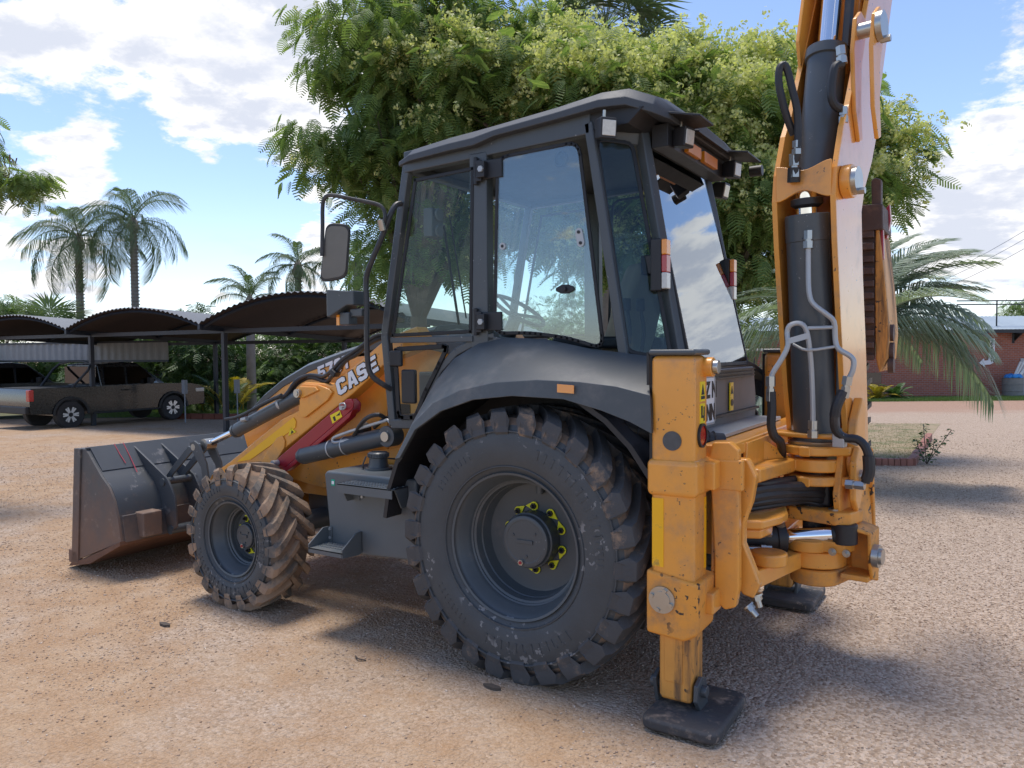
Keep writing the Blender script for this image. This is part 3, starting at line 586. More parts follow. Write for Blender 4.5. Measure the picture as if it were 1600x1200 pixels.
# ---- rear fender
b = MB()
lipp = [(624, 716), (648, 672), (688, 643), (738, 625), (800, 619), (880, 624), (940, 642), (985, 660), (1018, 678)]
crs = [(618, 716), (643, 664), (676, 630), (718, 610), (773, 598), (838, 594), (905, 597), (962, 604), (1016, 618)]
inn = [(650, 664), (662, 640), (682, 593), (709, 560), (746, 537), (790, 527), (850, 529), (925, 545), (1012, 556)]
for s in (1, -1):
    rings = []
    for L_, C_, I_ in zip(lipp, crs, inn):
        l = Y(*L_, 1.13); c = Y(*C_, 1.115); i = Y(*I_, .76); m_ = (c+i)/2+V((0, 0, .012)); m_.y = .96
        m_ = c.lerp(i, .45)+V((0, 0, .022)); c2 = c.lerp(i, .1)+V((0, 0, .008))
        rr = [l, c, c2, m_, i, i+V((0, -.02, -.05)), m_+V((0, 0, -.04)), c+V((0, -.03, -.03)), l+V((0, -.025, .0))]
        rings.append([V((p.x, p.y*s, p.z)) for p in rr])
    b = MB(); b.loft(rings); b.build('rear_fender', 'fender', BH, bevel=.004, sm=28)
for s in (1, -1):  # inner wheel arch liner and rear corner
    b = MB()
    arch = [(math.cos(t)*.86, math.sin(t)*.86+.68) for t in np.linspace(R_(5), R_(172), 16)]
    for (x0, z0), (x1, z1) in zip(arch[:-1], arch[1:]):
        b.prism([(x0, s*1.08, z0), (x1, s*1.08, z1), (x1*1.03, s*1.08, .68+(z1-.68)*1.03), (x0*1.03, s*1.08, .68+(z0-.68)*1.03)], (0, -s*.42, 0))
    b.prism([(.86, s*.64, .95), (.86, s*.64, 1.3), (.5, s*.64, 1.6), (-.6, s*.64, 1.6), (-.8, s*.64, 1.3), (-.8, s*.64, .95), (-.4, s*.64, 1.35), (.4, s*.64, 1.35)], (0, -s*.03, 0))
    b.build('wheel_arch_liner', 'black', BH)
r0 = Y(872, 607, 1.128); b = MB(); b.prism([Y(871, 600, 1.133), Y(897, 602, 1.133), Y(897, 615, 1.137), Y(871, 613, 1.137)], (0, .004, 0)); b.build('side_reflector', 'lampo', BH)
# bracket and corrugated hose behind the wheel
b = MB(); b.tube([(-.55, .92, 1.33), (-.75, .80, 1.28), (-.95, .62, 1.25)], .045, n=12)
for k in range(14): 
    t = k/14; p = V((-.60, .89, 1.315)).lerp(V((-.93, .64, 1.252)), t); b.lathe(p, (-.33, -.25, -.06), [(0, .047), (.006, .052), (.012, .047)], 12, 0, False)
b.build('air_duct', 'black', BH)

# ---- loader arms
AY = .62
armpts = [(300, 812), (330, 742), (358, 722), (441, 654), (469, 640), (472, 630), (469, 606), (475, 597), (505, 599), (518, 602), (531, 591), (571, 557), (604, 528), (650, 510),
          (668, 540), (604, 566), (552, 615), (447, 699), (430, 722), (400, 800), (345, 850), (310, 845)]
arm_l = [Y(a, c, AY) for a, c in armpts]
for s in (1, -1):
    b = MB(); b.prism([V((p.x, s*p.y, p.z)) for p in arm_l], (0, -s*.11, 0)); arm = b.build('loader_arm', 'orange', BH, bevel=.010, seg=3)
    if s == 1: ARM = arm
    # raised cylinder bracket
    br = [(469, 606), (475, 599), (500, 601), (516, 607), (522, 613), (515, 625), (480, 652), (474, 652), (469, 640), (471, 630)]
    b = MB(); b.prism([V((p.x, s*(AY+.001), p.z)) for p in [Y(a, c, AY) for a, c in br]], (0, s*.018, 0)); 
    b.prism([V((p.x, s*(AY+.02), p.z)) for p in [Y(a, c, AY) for a, c in [(468, 610), (474, 603), (498, 604), (503, 610), (478, 622), (472, 620)]]], (0, s*.016, 0)); b.build('cylinder_bracket', 'orange', arm, bevel=.007, seg=3)
    b = MB(); c = Y(473, 614, AY); c.y *= s; b.cyl(c+V((0, s*.03, 0)), c+V((0, s*.06, 0)), .03, n=20); b.cyl(c+V((0, s*.06, 0)), c+V((0, s*.066, 0)), .018, n=14); b.build('bracket_pin', 'zinc', arm)
    b = MB(); b.prism([V((p.x, s*(AY+.001), p.z)) for p in [Y(a, c, AY) for a, c in [(396, 740), (434, 684), (443, 680), (447, 690), (446, 700), (432, 722), (400, 770)]]], (0, s*.012, 0)); b.build('arm_side_plate', 'orange', arm, bevel=.006)
b = MB(); b.cyl((1.75, -.6, 1.38), (1.75, .6, 1.38), .05, n=16)
pA = Y(400, 760, AY); b.cyl((pA.x, -.6, pA.z), (pA.x, .6, pA.z), .07, n=18); b.build('arm_cross_tube', 'orange', BH)
b = MB(); b.prism([p for p in [Y(a, c, AY+.002) for a, c in [(370, 722), (459, 652), (463, 658), (462, 668), (392, 718)]]], (0, .004, 0)); b.build('amber_stripe', 'amber', ARM)
b = MB(); b.prism([Y(451, 681, AY+.002), Y(463, 675, AY+.002), Y(455, 667, AY+.002)], (0, .004, 0)); b.prism([Y(454.5, 678, AY+.006), Y(459, 675.5, AY+.006), Y(456, 672, AY+.006)], (0, .002, 0), 1); b.build('warning_label', ['sticker', 'ink'], ARM)
# block lettering
LET = dict(C=[[(.8, .33), (.8, .12), (.62, 0), (.18, 0), (0, .15), (0, .85), (.18, 1), (.62, 1), (.8, .88), (.8, .66), (.52, .66), (.52, .74), (.28, .74), (.28, .26), (.52, .26), (.52, .33)]],
 A=[[(0, 0), (.24, 1), (.41, 1), (.41, .72), (.34, .38), (.41, .38), (.41, .18), (.30, .18), (.27, 0)], [(.41, 1), (.58, 1), (.84, 0), (.56, 0), (.53, .18), (.41, .18), (.41, .38), (.49, .38), (.41, .72)]],
 S=[[(0, .30), (0, .12), (.16, 0), (.64, 0), (.8, .13), (.8, .48), (.66, .6), (.27, .62), (.27, .76), (.53, .76), (.53, .68), (.8, .68), (.8, .87), (.66, 1), (.14, 1), (0, .87), (0, .52), (.14, .4), (.53, .38), (.53, .24), (.27, .24), (.27, .30)]],
 E=[[(0, 0), (0, 1), (.75, 1), (.75, .77), (.27, .77), (.27, .62), (.7, .62), (.7, .4), (.27, .4), (.27, .24), (.76, .24), (.76, 0)]])
LET['5'] = [[(0, .28), (0, .12), (.14, 0), (.64, 0), (.8, .14), (.8, .5), (.66, .64), (.27, .64), (.27, .77), (.76, .77), (.76, 1), (0, 1), (0, .45), (.53, .45), (.53, .23), (.27, .23), (.27, .28)]]
LET['7'] = [[(.12, 0), (.42, 0), (.8, .78), (.8, 1), (0, 1), (0, .76), (.48, .76)]]
LET['0'] = [[(.4, 0), (.16, 0), (0, .15), (0, .85), (.16, 1), (.4, 1), (.4, .78), (.27, .74), (.27, .26), (.4, .22)], [(.4, 0), (.64, 0), (.8, .15), (.8, .85), (.64, 1), (.4, 1), (.4, .78), (.53, .74), (.53, .26), (.4, .22)]]
LET['T'] = [[(.27, 0), (.54, 0), (.54, .76), (.8, .76), (.8, 1), (0, 1), (0, .76), (.27, .76)]]
def blocktext(s, name, o, xd, h, adv, parent, sh=.15, gap=.010):
    xd = V(xd).normalized(); zd = V((0, 1, 0)); yd = zd.cross(xd).normalized(); yd = yd if yd.z > 0 else -yd; o = V(o)
    for i, ch in enumerate(s):
        f = lambda p: o+xd*(adv*i+(p[0]*adv/.92)+p[1]*h*sh)+yd*(p[1]*h)
        w = MB(); k = MB()
        for poly in LET[ch]:
            P = [f(p) for p in poly]; w.prism([p+zd*.003 for p in P], zd*.0015)
            for a, c in zip(P, P[1:]+P[:1]): d = (c-a).normalized(); k.beam(a-d*gap*.5+zd*.0012, c+d*gap*.5+zd*.0012, gap*1.6, .0016, d.cross(zd))
        k.build('letter_outline', 'ink', parent, sm=0); w.build(name, 'white', parent, sm=0)
t0, t1 = Y(530, 619, AY+.003), Y(594, 577, AY+.003); blocktext('CASE', 'case_letter', t0, t1-t0, .104, (t1-t0).length/3.9, ARM, gap=.007)
h0, h1 = Y(499, 594, HY+.004), Y(549, 573, HY+.004); blocktext('570T', 'model_letter', h0, h1-h0, .095, (h1-h0).length/3.9, BH, gap=.005)

# tilt cylinder, hoses
def pnt(px, py, y): return Y(px, py, y)
for s in (1, -1):
    f = lambda px, py, y=.60: (lambda p: V((p.x, s*p.y, p.z)))(Y(px, py, y))
    b = MB(); b.cyl(f(474, 616), f(371, 672), .052, n=22); b.cyl(f(371, 672), f(367, 674), .056, .05, n=22); b.build('tilt_cylinder', 'grey', BH)
    b = MB(); b.cyl(f(369, 673), f(326, 694), .024, n=16); b.build('tilt_rod', 'chrome', BH)
    b = MB(); b.tube([f(352, 655, .66), f(372, 651, .66), f(395, 640, .66), f(440, 617, .66)], .012); b.build('cylinder_pipe', 'hose', BH)
    b = MB(); b.tube([f(378, 656, .66), f(386, 654, .66)], .018, n=8); b.lathe(f(440, 632), f(474, 616)-f(371, 672), [(0, .056), (.012, .058), (.024, .056)], 20, 0, False); b.build('pipe_clamp', 'silver', BH)
    b = MB(); b.cyl(f(326, 694)+V((0, s*.045, 0)), f(326, 694)-V((0, s*.045, 0)), .045, n=18); b.cyl(f(317, 697)+V((0, s*.09, 0)), f(317, 697)-V((0, s*.09, 0)), .026, n=16); b.build('linkage_pin', 'zinc', BH)
    for off in (.07, -.06):
        o = V((0, s*off, 0)); b = MB()
        b.prism([p+o for p in [f(311, 690), f(318, 687), f(325, 692), (f(337, 722)), f(345, 780), f(337, 782), f(329, 728), f(315, 703)]], (0, s*.018, 0)); b.build('bell_crank', 'grey', BH, bevel=.003)
        b = MB(); b.prism([p+o for p in [f(309, 695), f(318, 700), f(284, 740), f(281, 746), f(274, 742), f(282, 730)]], (0, s*.018, 0)); b.build('tilt_link', 'grey', BH, bevel=.003)
# lift cylinder under the arm
for s in (1, -1):
    f = lambda px, py, y=.66: (lambda p: V((p.x, s*p.y, p.z)))(Y(px, py, y))
    b = MB(); b.cyl(f(474, 712), f(612, 680), .060, n=24); b.cyl(f(476, 711.5), f(469, 713), .062, .045, n=24); b.build('lift_cylinder', 'grey', BH)
    b = MB(); b.cyl(f(470, 713), f(440, 722), .03, n=14); b.build('lift_rod', 'chrome', BH)
    b = MB(); e = f(611, 681); b.cyl(e+V((0, s*.05, 0)), e-V((0, s*.05, 0)), .068, n=24); b.build('cylinder_eye', 'grey', BH, bevel=.004); b = MB(); b.cyl(e+V((0, s*.05, 0)), e+V((0, s*.065, 0)), .032, n=18); b.build('eye_pin', 'zinc', BH)
    b = MB()
    for t in (.34, .50): b.lathe(f(474, 712).lerp(f(612, 680), t), f(612, 680)-f(474, 712), [(0, .062), (.006, .065), (.012, .062)], 22, 0, False)
    b.tube([f(600, 658, .70), f(606, 656, .70), f(611, 663, .70)], .010); b.tube([f(604, 657, .70), f(560, 670, .71), f(528, 681, .71), f(520, 686, .71), f(522, 691, .71), f(534, 690, .70)], .010); b.tube([f(533, 690, .70), f(560, 686, .69)], .016); b.build('steel_pipe', 'silver', BH)
    b = MB(); b.tube([f(552, 684, .68), f(562, 665, .72), f(575, 652, .74), f(592, 648, .72), f(604, 655, .66)], .014); b.tube([f(585, 668, .66), f(596, 658, .68), f(606, 652, .64)], .013); b.build('lift_hose', 'hose', BH)
# loader hoses over the hood
b = MB()
b.tube([Y(452, 625, .62), Y(460, 604, .60), Y(476, 592, .56), Y(490, 590, .55), Y(510, 596, .56), Y(517, 590, .60), Y(529, 577, .62), Y(542, 562, .62), Y(557, 554, .62), Y(570, 542, .62), Y(588, 531, .62), Y(606, 526, .60)], .016)
b.tube([Y(395, 640, .66), Y(430, 622, .66), Y(446, 618, .64), Y(462, 596, .62), Y(480, 587, .56), Y(495, 587, .55), Y(506, 588, .57), Y(520, 578, .62), Y(535, 562, .63), Y(560, 545, .63), Y(585, 526, .63), Y(604, 522, .60)], .015)
b.build('loader_hose', 'hose', BH)
b = MB(); b.obox(Y(524, 583, .63), ((.018, 0, .012), (0, .03, 0), (-.010, 0, .016))); b.build('hose_clamp', 'black', BH, bevel=.005)
# red safety strut
RS = .69
b = MB(); b.prism([Y(a, c, RS) for a, c in [(429, 721), (435, 715), (532, 632), (541, 624), (549, 623), (552, 630), (551, 638), (541, 648), (446, 730), (437, 733)]], (0, -.012, 0)); b.prism([Y(a, c, RS) for a, c in [(439, 731), (446, 730), (541, 648), (551, 640), (546, 652), (452, 733), (446, 737)]], (0, -.06, 0))
b.prism([Y(a, c, RS-.09) for a, c in [(541, 626), (556, 622), (563, 630), (562, 642), (552, 650), (541, 650)]], (0, -.012, 0)); st = b.build('safety_strut', 'red', BH, bevel=.005)
b = MB(); b.cyl(Y(434, 723, RS), Y(434, 723, RS)+V((0, .05, 0)), .022, n=16); b.tube([Y(535, 637, RS)+V((0, .02, 0)), Y(536, 631, RS)+V((0, .03, 0)), Y(543, 630, RS)+V((0, .03, 0)), Y(545, 636, RS)+V((0, .03, 0)), Y(538, 640, RS)+V((0, .02, 0))], .005); b.cyl(Y(537, 637, RS), Y(537, 637, RS)+V((0, .03, 0)), .014, n=12); b.build('strut_pin', 'silver', st)
b = MB(); b.prism([Y(516, 649, RS+.001), Y(531, 641, RS+.001), Y(535, 651, RS+.001), Y(520, 662, RS+.001)], (0, .003, 0)); b.prism([Y(525, 650, RS+.005), Y(531, 644, RS+.005), Y(531, 649, RS+.005)], (0, .001, 0), 1); b.prism([Y(520, 652, RS+.005), Y(523, 650, RS+.005), Y(525, 657, RS+.005), Y(522, 658, RS+.005)], (0, .001, 0), 1); b.build('strut_label', ['sticker', 'ink'], st)
# data plate and black posts on the side panel
b = MB(); b.box((1.36, HY+.002, 1.26), (1.22, HY+.006, 1.36)); b.build('data_plate', 'ink', BH)
b = MB(); b.cyl(Y(573, 668, .5), Y(562, 676, .58), .04, n=14); b.build('hood_latch', 'black', BH)

# ---- loader bucket
BW = 1.13
sil = [(115, 877), (119, 700), (134, 702), (146, 724), (158, 745), (170, 762), (178, 782), (184, 810), (189, 847)]
bp = [Y(a, c, BW) for a, c in sil]; bp2 = [(p.x, p.z) for p in bp]
b = MB(); inner = [(x, z) for x, z in bp2[2:]]+[bp2[0]]
# shell : outer profile with thickness
outer = [(bp2[1][0]-.02, bp2[1][1])]+bp2[2:]+[(bp2[0][0]-.1, bp2[0][1]+.02)]
cen = (4.15, .5)
innr = [(x+(cen[0]-x)*.03, z+(cen[1]-z)*.03) for x, z in outer]
poly = [V((x, BW-.02, z)) for x, z in outer]+[V((x, BW-.02, z)) for x, z in reversed(innr)]
b.prism(poly, (0, -2*BW+.04, 0)); shell = b.build('loader_bucket', 'bucket', BH, bevel=.004)
# panel steps on the back
b = MB()
def bk(i, t): return (bp2[i][0]+(bp2[i+1][0]-bp2[i][0])*t, bp2[i][1]+(bp2[i+1][1]-bp2[i][1])*t)
u1 = [bp2[2], bk(3, .6)]; nn = V((-(u1[1][1]-u1[0][1]), 0, u1[1][0]-u1[0][0])).normalized(); nn = nn if nn.x < 0 else -nn
b.prism([V((u1[0][0], BW-.03, u1[0][1])), V((u1[1][0], BW-.03, u1[1][1]-.01)), V((u1[1][0], BW-.03, u1[1][1]-.01))+nn*.014, V((u1[0][0], BW-.03, u1[0][1]))+nn*.014], (0, -2*BW+.06, 0))
p1, p2 = bk(6, .9), bp2[8]; b.prism([V((p1[0], BW-.03, p1[1])), V((p2[0], BW-.03, p2[1])), V((p2[0]-.016, BW-.03, p2[1]-.01)), V((p1[0]-.016, BW-.03, p1[1]))], (0, -2*BW+.06, 0))
b.tube([(bp2[2][0], BW, bp2[2][1]+.004), (bp2[2][0], -BW, bp2[2][1]+.004)], .012); b.build('wear_plate', 'bucket', shell, bevel=.004)
for s in (1, -1):
    b = MB(); b.prism([V((x, s*BW, z)) for x, z in bp2], (0, -s*.02, 0)); b.build('bucket_side', 'bucketside', shell, bevel=.003)
    b = MB(); x0, z0 = bp2[0]; x1, z1 = bp2[1]; b.prism([V((x0+.005, s*(BW+.001), z0)), V((x1+.005, s*(BW+.001), z1)), V((x1-.085, s*(BW+.001), z1-.002)), V((x0-.085, s*(BW+.001), z0))], (0, s*.014, 0)); b.build('side_cutter', 'bucketside', shell, bevel=.003)
    b = MB(); b.box((x0-.09, s*(BW+.02) if s < 0 else BW+.015, z0-.01), (x0+.05, s*(BW-.03) if s > 0 else -BW+.03, z0+.10)); b.build('corner_shoe', 'bucketside', shell, bevel=.012); b = MB(); b.box((bp2[8][0]-.07, s*(BW-.30) if s > 0 else -BW+.14, bp2[8][1]+.01), (bp2[8][0]+.06, s*(BW-.14) if s > 0 else -BW+.30, bp2[8][1]+.20)); b.build('wear_shoe', 'bucketside', shell, bevel=.012)
b = MB(); b.prism([V((bp2[0][0]+.06, BW+.01, .012)), V((bp2[0][0]-.25, BW+.01, .05+.02)), V((bp2[8][0], BW+.01, bp2[8][1]-.03)), V((bp2[8][0], BW+.01, bp2[8][1]+.004)), V((bp2[0][0]-.2, BW+.01, .11)), V((bp2[0][0]+.02, BW+.01, .045))], (0, -2*BW-.02, 0)); b.build('cutting_edge', 'edge', shell, bevel=.004)
for yy in (.74, .50, -.50, -.74):
    q = lambda x, z: V((x, yy, z)); b = MB()
    b.prism([q(bp2[2][0]-.005, bp2[2][1]), q(bp2[3][0]-.14, bp2[3][1]-.02), q(bp2[5][0]-.17, bp2[5][1]+.03), q(bp2[6][0]-.2, bp2[6][1]-.02), q(bp2[7][0]-.17, bp2[7][1]-.12), q(bp2[8][0]-.03, bp2[8][1]+.0), q(bp2[7][0], bp2[7][1]), q(bp2[6][0], bp2[6][1]), q(bp2[5][0], bp2[5][1]), q(bp2[4][0], bp2[4][1])], (0, .018, 0))
    b.build('hinge_bracket', 'bucket', shell, bevel=.003)
for s in (1, -1):
    b = MB(); cpt = V((bp2[5][0]-.12, s*.62, bp2[5][1]+.0)); b.cyl(cpt+V((0, .15, 0)), cpt-V((0, .15, 0)), .03, n=16); cp2 = V((bp2[7][0]-.1, s*.62, bp2[7][1]-.15)); b.cyl(cp2+V((0, .15, 0)), cp2-V((0, .15, 0)), .035, n=16); b.build('hinge_pin', 'grey', shell)
def onback(px, py, i):   # point on back facet i
    a, c = bp2[i], bp2[i+1]; n = V((-(c[1]-a[1]), 0, c[0]-a[0])).normalized(); n = n if n.x < 0 else -n; d = ray(px, py); o = V((a[0], 0, a[1])); t = (o-CAM).dot(n)/d.dot(n); return CAM+d*t+n*.018
for pts in ([(177, 696), (186, 712), (195, 726)], [(191, 694), (202, 716), (213, 740)]):
    b = MB(); P3 = [onback(a, c, 3) for a, c in pts]; b.tube(P3, .0035, n=4, smooth=0); b.build('paint_line', 'sticker_red', shell)

# ---- mirrors and front grab frame
b = MB(); MYY = .80
b.tube([Y(627, 318, .76), Y(618, 321, .80), Y(608, 340, .84), Y(596, 372, .86), Y(580, 410, .87), Y(572, 436, .87), Y(573, 470, .87), Y(573, 520, .87), Y(575, 570, .86), Y(582, 588, .84), Y(596, 599, .80), Y(611, 608, .74)], .017, n=10)
b.tube([Y(598, 352, .88), Y(602, 338, .88), Y(598, 325, .88), Y(585, 318, .90), Y(550, 311, .98), Y(518, 305, 1.06), Y(507, 310, 1.08), Y(504, 325, 1.08), Y(504, 355, 1.08), Y(503, 400, 1.08)], .012, n=10)
mf = b.build('mirror_arm', 'mirrorback', BH)
b = MB(); mc = rnd([Y(509, 348, 1.06), Y(547, 350, .98), Y(541, 435, .98), Y(499, 442, 1.06)], .05, 5)
mn = (mc[5]-mc[0]).cross(mc[12]-mc[5]).normalized(); mn = -mn if mn.dot(CAM-mc[0]) < 0 else mn
b.prism(mc, -mn*.04); hz_ = b.build('mirror_housing', 'mirrorback', mf, bevel=.008)
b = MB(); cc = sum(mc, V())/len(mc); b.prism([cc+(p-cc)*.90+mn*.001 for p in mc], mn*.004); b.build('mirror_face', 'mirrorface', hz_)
b = MB(); b.cyl(Y(598, 352, .88)+V((0, .02, .03)), Y(598, 352, .88)+V((0, 0, -.03)), .02, n=10); b.build('mirror_clamp', 'zinc', mf)
# front lamp cluster
b = MB(); lp = Y(546, 478, .86); xx, zz = lp.x, lp.z
b.loft([[V((xx+dx, .86+w, zz+h)) for w, h in ((-.09, -.07), (.09, -.07), (.09, .10), (-.09, .10))] if dx > 0 else [V((xx+dx, .86+w, zz+h)) for w, h in ((-.05, -.0), (.05, -.0), (.05, .09), (-.05, .09))] for dx in (.11, .09, -.02, -.08)])
b.box((xx-.03, .82, zz-.12), (xx+.05, .90, zz-.04)); b.box((xx-.12, .84, zz-.07), (xx-.02, .88, zz-.02)); lc = b.build('front_lamp_housing', 'grey', BH, bevel=.008)
b = MB(); b.box((xx+.05, .82, zz-.12), (xx+.075, .90, zz-.055)); b.build('indicator_lens', 'lampo', lc); b = MB(); b.box((xx+.11, .79, zz-.05), (xx+.118, .93, zz+.08)); b.build('headlamp_lens', 'lampw', lc)

# ---- rear lamps on the cab corners
for s, px, py in ((1, 1028, 413), (-1, 1135, 437)):
    p = Y(px, py, .60) if s > 0 else X(px, py, -.62)
    b = MB(); b.box((p.x-.03, p.y-.035, p.z-.14), (p.x+.03, p.y+.035, p.z+.13)); b.box((p.x+.02, p.y-.06, p.z-.05), (p.x+.09, p.y+.02, p.z+.05)); l = b.build('tail_lamp', 'black', cabo, bevel=.008)
    for nm, m_, z0, z1 in (('indicator_lens', 'lampo', .045, .125), ('brake_lens', 'lampr', -.045, .045), ('reverse_lens', 'lampw', -.13, -.045)):
        b = MB(); b.box((p.x-.058, p.y-.032, p.z+z0), (p.x-.03, p.y+.032, p.z+z1)); b.build(nm, m_, l, bevel=.006)
# rear panel under the window
b = MB(); b.loft([[V((x, y, z)) for x, y in ((-.74, w), (-.80, w-.05), (-.80, -w+.05), (-.74, -w), (-.5, -w), (-.5, w))] for z, w in ((1.05, .56), (1.32, .62), (1.42, .62), (1.60, .57))]); rp = b.build('rear_panel', 'interior', BH, bevel=.01)
b = MB()
for k in range(3): b.box((-.812, -.5, 1.545+k*.02), (-.79, .5, 1.555+k*.02))
for k in range(4): b.box((-.815, -.55, 1.18+k*.03), (-.79, -.25, 1.19+k*.03)); b.box((-.815, .25, 1.18+k*.03), (-.79, .55, 1.19+k*.03))
b.box((-.82, -.58, 1.335), (-.80, .58, 1.35)); b.build('vent_slot', 'black', rp)
xp = -.86; b = MB(); pl0 = X(1094, 574, xp); pl1 = X(1117, 664, xp)
b.box((xp, pl1.y, 1.33), (xp+.012, pl1.y+.24, 1.57)); b.build('number_plate', 'white', rp, bevel=.003)
b = MB(); y1 = pl1.y; 
for lo, hi in (((xp-.003, y1, 1.325), (xp, y1+.012, 1.575)), ((xp-.003, y1, 1.565), (xp, y1+.24, 1.575)), ((xp-.003, y1, 1.325), (xp, y1+.24, 1.335))): b.box(lo, hi)
b.build('plate_border', 'silver', rp)
text('plate_lettering', 'DZ N', .115, (xp-.002, y1+.235, 1.465), (0, -1, 0), (0, 0, 1), 'ink', rp, .001, .004, sx=.92); text('plate_lettering', '42NN', .115, (xp-.002, y1+.238, 1.35), (0, -1, 0), (0, 0, 1), 'ink', rp, .001, .004, sx=.80)
b = MB(); b.box((-.815, -.03, 1.36), (-.808, .03, 1.52)); b.prism([(-.817, -.022, 1.455), (-.817, .022, 1.455), (-.817, 0, 1.50)], (.003, 0, 0), 1); b.cyl((-.818, 0, 1.405), (-.814, 0, 1.405), .02, n=16, mi=1); b.build('rear_label', ['sticker', 'ink'], rp)

# ---- stabilisers
for s in (1, -1):
    Yy = lambda y0, y1: (min(s*y0, s*y1), max(s*y0, s*y1))
    def bx3(b, x0, x1, y0, y1, z0, z1, mi=0): a, c = Yy(y0, y1); b.box((x0, a, z0), (x1, c, z1), mi)
    b = MB(); bx3(b, -.97, -.765, .90, 1.10, .52, 1.685); so = b.build('stabiliser_housing', 'orange', BH, bevel=.03, seg=4)
    b = MB(); bx3(b, -.978, -.757, .89, 1.108, 1.685, 1.712); b.build('housing_cap', 'grey', so, bevel=.012, seg=3)
    b = MB(); bx3(b, -.985, -.75, .875, 1.116, 1.045, 1.215); b.build('housing_collar', 'orange', so, bevel=.028, seg=4)
    b = MB(); b.prism([(-1.0, s*1.117, .665), (-.75, s*1.117, .705), (-.75, s*1.117, .41), (-.93, s*1.117, .395), (-.99, s*1.117, .43)], (0, -s*.25, 0)); b.build('lower_sleeve', 'orange_worn', so, bevel=.016, seg=3)
    b = MB(); c = (-.83, s*1.118, .575); b.cyl(c, (c[0], s*1.127, c[2]), .062, n=28); b.cyl((c[0], s*1.127, c[2]), (c[0], s*1.132, c[2]), .04, n=24)
    for k in range(4):
        a = k*math.pi/2+.35; q = (c[0]+math.cos(a)*.048, s*1.127, c[2]+math.sin(a)*.048); b.cyl(q, (q[0], s*1.139, q[2]), .010, n=6)
    b.build('round_cover', 'zinc', so)
    b = MB(); bx3(b, -.955, -.80, .915, 1.085, .10, .55); b.build('stabiliser_leg', 'orange_leg', so, bevel=.018, seg=3)
    b = MB(); bx3(b, -.915, -.83, 1.085, 1.090, .19, .42); b.build('leg_wear_strip', 'orange_leg', so, bevel=.003)
    b = MB(); z = .03
    b.prism(rnd([(-.765, s*.74, .012), (-.765, s*1.235, .012), (-1.12, s*1.235, .012), (-1.12, s*.74, .012)], .06, 4), (0, 0, .055)); pad = b.build('stabiliser_pad', 'pad', so, bevel=.018, seg=3)
    b = MB(); b.prism([(-.985, s*1.04, .06), (-.985, s*1.09, .12), (-.985, s*1.08, .19), (-.985, s*1.02, .215), (-.985, s*.96, .19), (-.985, s*.93, .06)], (.02, 0, 0)); b.prism([(-.765, s*1.04, .06), (-.765, s*1.08, .19), (-.765, s*1.02, .215), (-.765, s*.96, .19), (-.765, s*.93, .06)], (-.02, 0, 0)); b.cyl((-1.01, s*1.02, .15), (-.74, s*1.02, .15), .028, n=16); b.build('pad_lug', 'grey', pad, bevel=.004)
    b = MB(); bx3(b, -.972, -.968, .93, .955, .70, 1.03); bx3(b, -.83, -.775, 1.10, 1.103, .72, 1.035); b.build('amber_tape', 'amber', so)
    b = MB(); b.cyl((-.87, s*1.10, 1.30), (-.87, s*1.104, 1.30), .044, n=28); b.build('side_reflector', 'reflect', so)
    b = MB(); b.lathe((-.97, s*1.0, 1.32), (-1, 0, 0), [(0, .055), (.012, .055), (.012, .045)], 28, 1, False); b.cyl((-.97, s*1.0, 1.32), (-.978, s*1.0, 1.32), .046, n=24); b.build('rear_reflector', ['lampr', 'black'], so)
    b = MB(); b.cyl((-.95, s*.945, 1.63), (-1.01, s*.945, 1.63), .045, n=20); b.cyl((-1.01, s*.945, 1.63), (-1.035, s*.945, 1.63), .032, n=18, mi=1); b.build('top_pin', ['orange', 'zinc'], so, bevel=.004)
    b = MB(); bx3(b, -.973, -.969, .955, 1.02, 1.475, 1.565); bx3(b, -.973, -.969, .955, 1.02, 1.375, 1.465)
    bx3(b, -.975, -.9725, .963, 1.012, 1.485, 1.50, 1); b.prism([(-.975, s*.967, 1.505), (-.975, s*1.008, 1.505), (-.975, s*.988, 1.552)], (.0025, 0, 0), 1); bx3(b, -.975, -.9725, .965, .977, 1.385, 1.45, 1); bx3(b, -.975, -.9725, .992, 1.010, 1.40, 1.455, 1); bx3(b, -.975, -.9725, .977, .992, 1.40, 1.41, 1)
    b.build('safety_label', ['sticker', 'ink'], so)
    b = MB(); bx3(b, -.76, -.745, .94, 1.06, 1.1, 1.68); b.tube([(-.752, s*1.09, 1.70), (-.752, s*1.09, 1.55)], .008); b.build('wear_strip', 'black', so)

# ---- rear cross frame
FX = -1.03
b = MB()
for s in (1, -1):
    y = s*.90
    b.prism([(FX+.06, y, 1.20), (FX+.04, y, 1.28), (FX-.04, y, 1.285), (FX-.08, y, 1.25), (FX-.085, y, .62), (FX-.07, y, .52), (FX-.02, y, .50), (FX+.03, y, .54), (FX+.03, y, .75), (FX+.05, y, 1.1)], (0, -s*.055, 0))
    y = s*.82
    b.prism([(FX-.04, y, 1.20), (FX-.10, y, 1.20), (FX-.14, y, 1.12), (FX-.12, y, 1.0), (FX-.085, y, .90), (FX-.085, y, .80), (FX-.12, y, .72), (FX-.16, y, .62), (FX-.13, y, .55), (FX-.08, y, .56), (FX-.02, y, .64)], (0, -s*.06, 0))
b.box((FX-.03, -.88, 1.20), (FX+.10, .88, 1.265)); b.box((FX-.05, -.88, .56), (FX+.03, .88, .66)); b.box((FX+.04, -.86, .62), (FX+.06, .86, 1.22))
b.build('cross_frame', 'orange', BH, bevel=.012, seg=3)
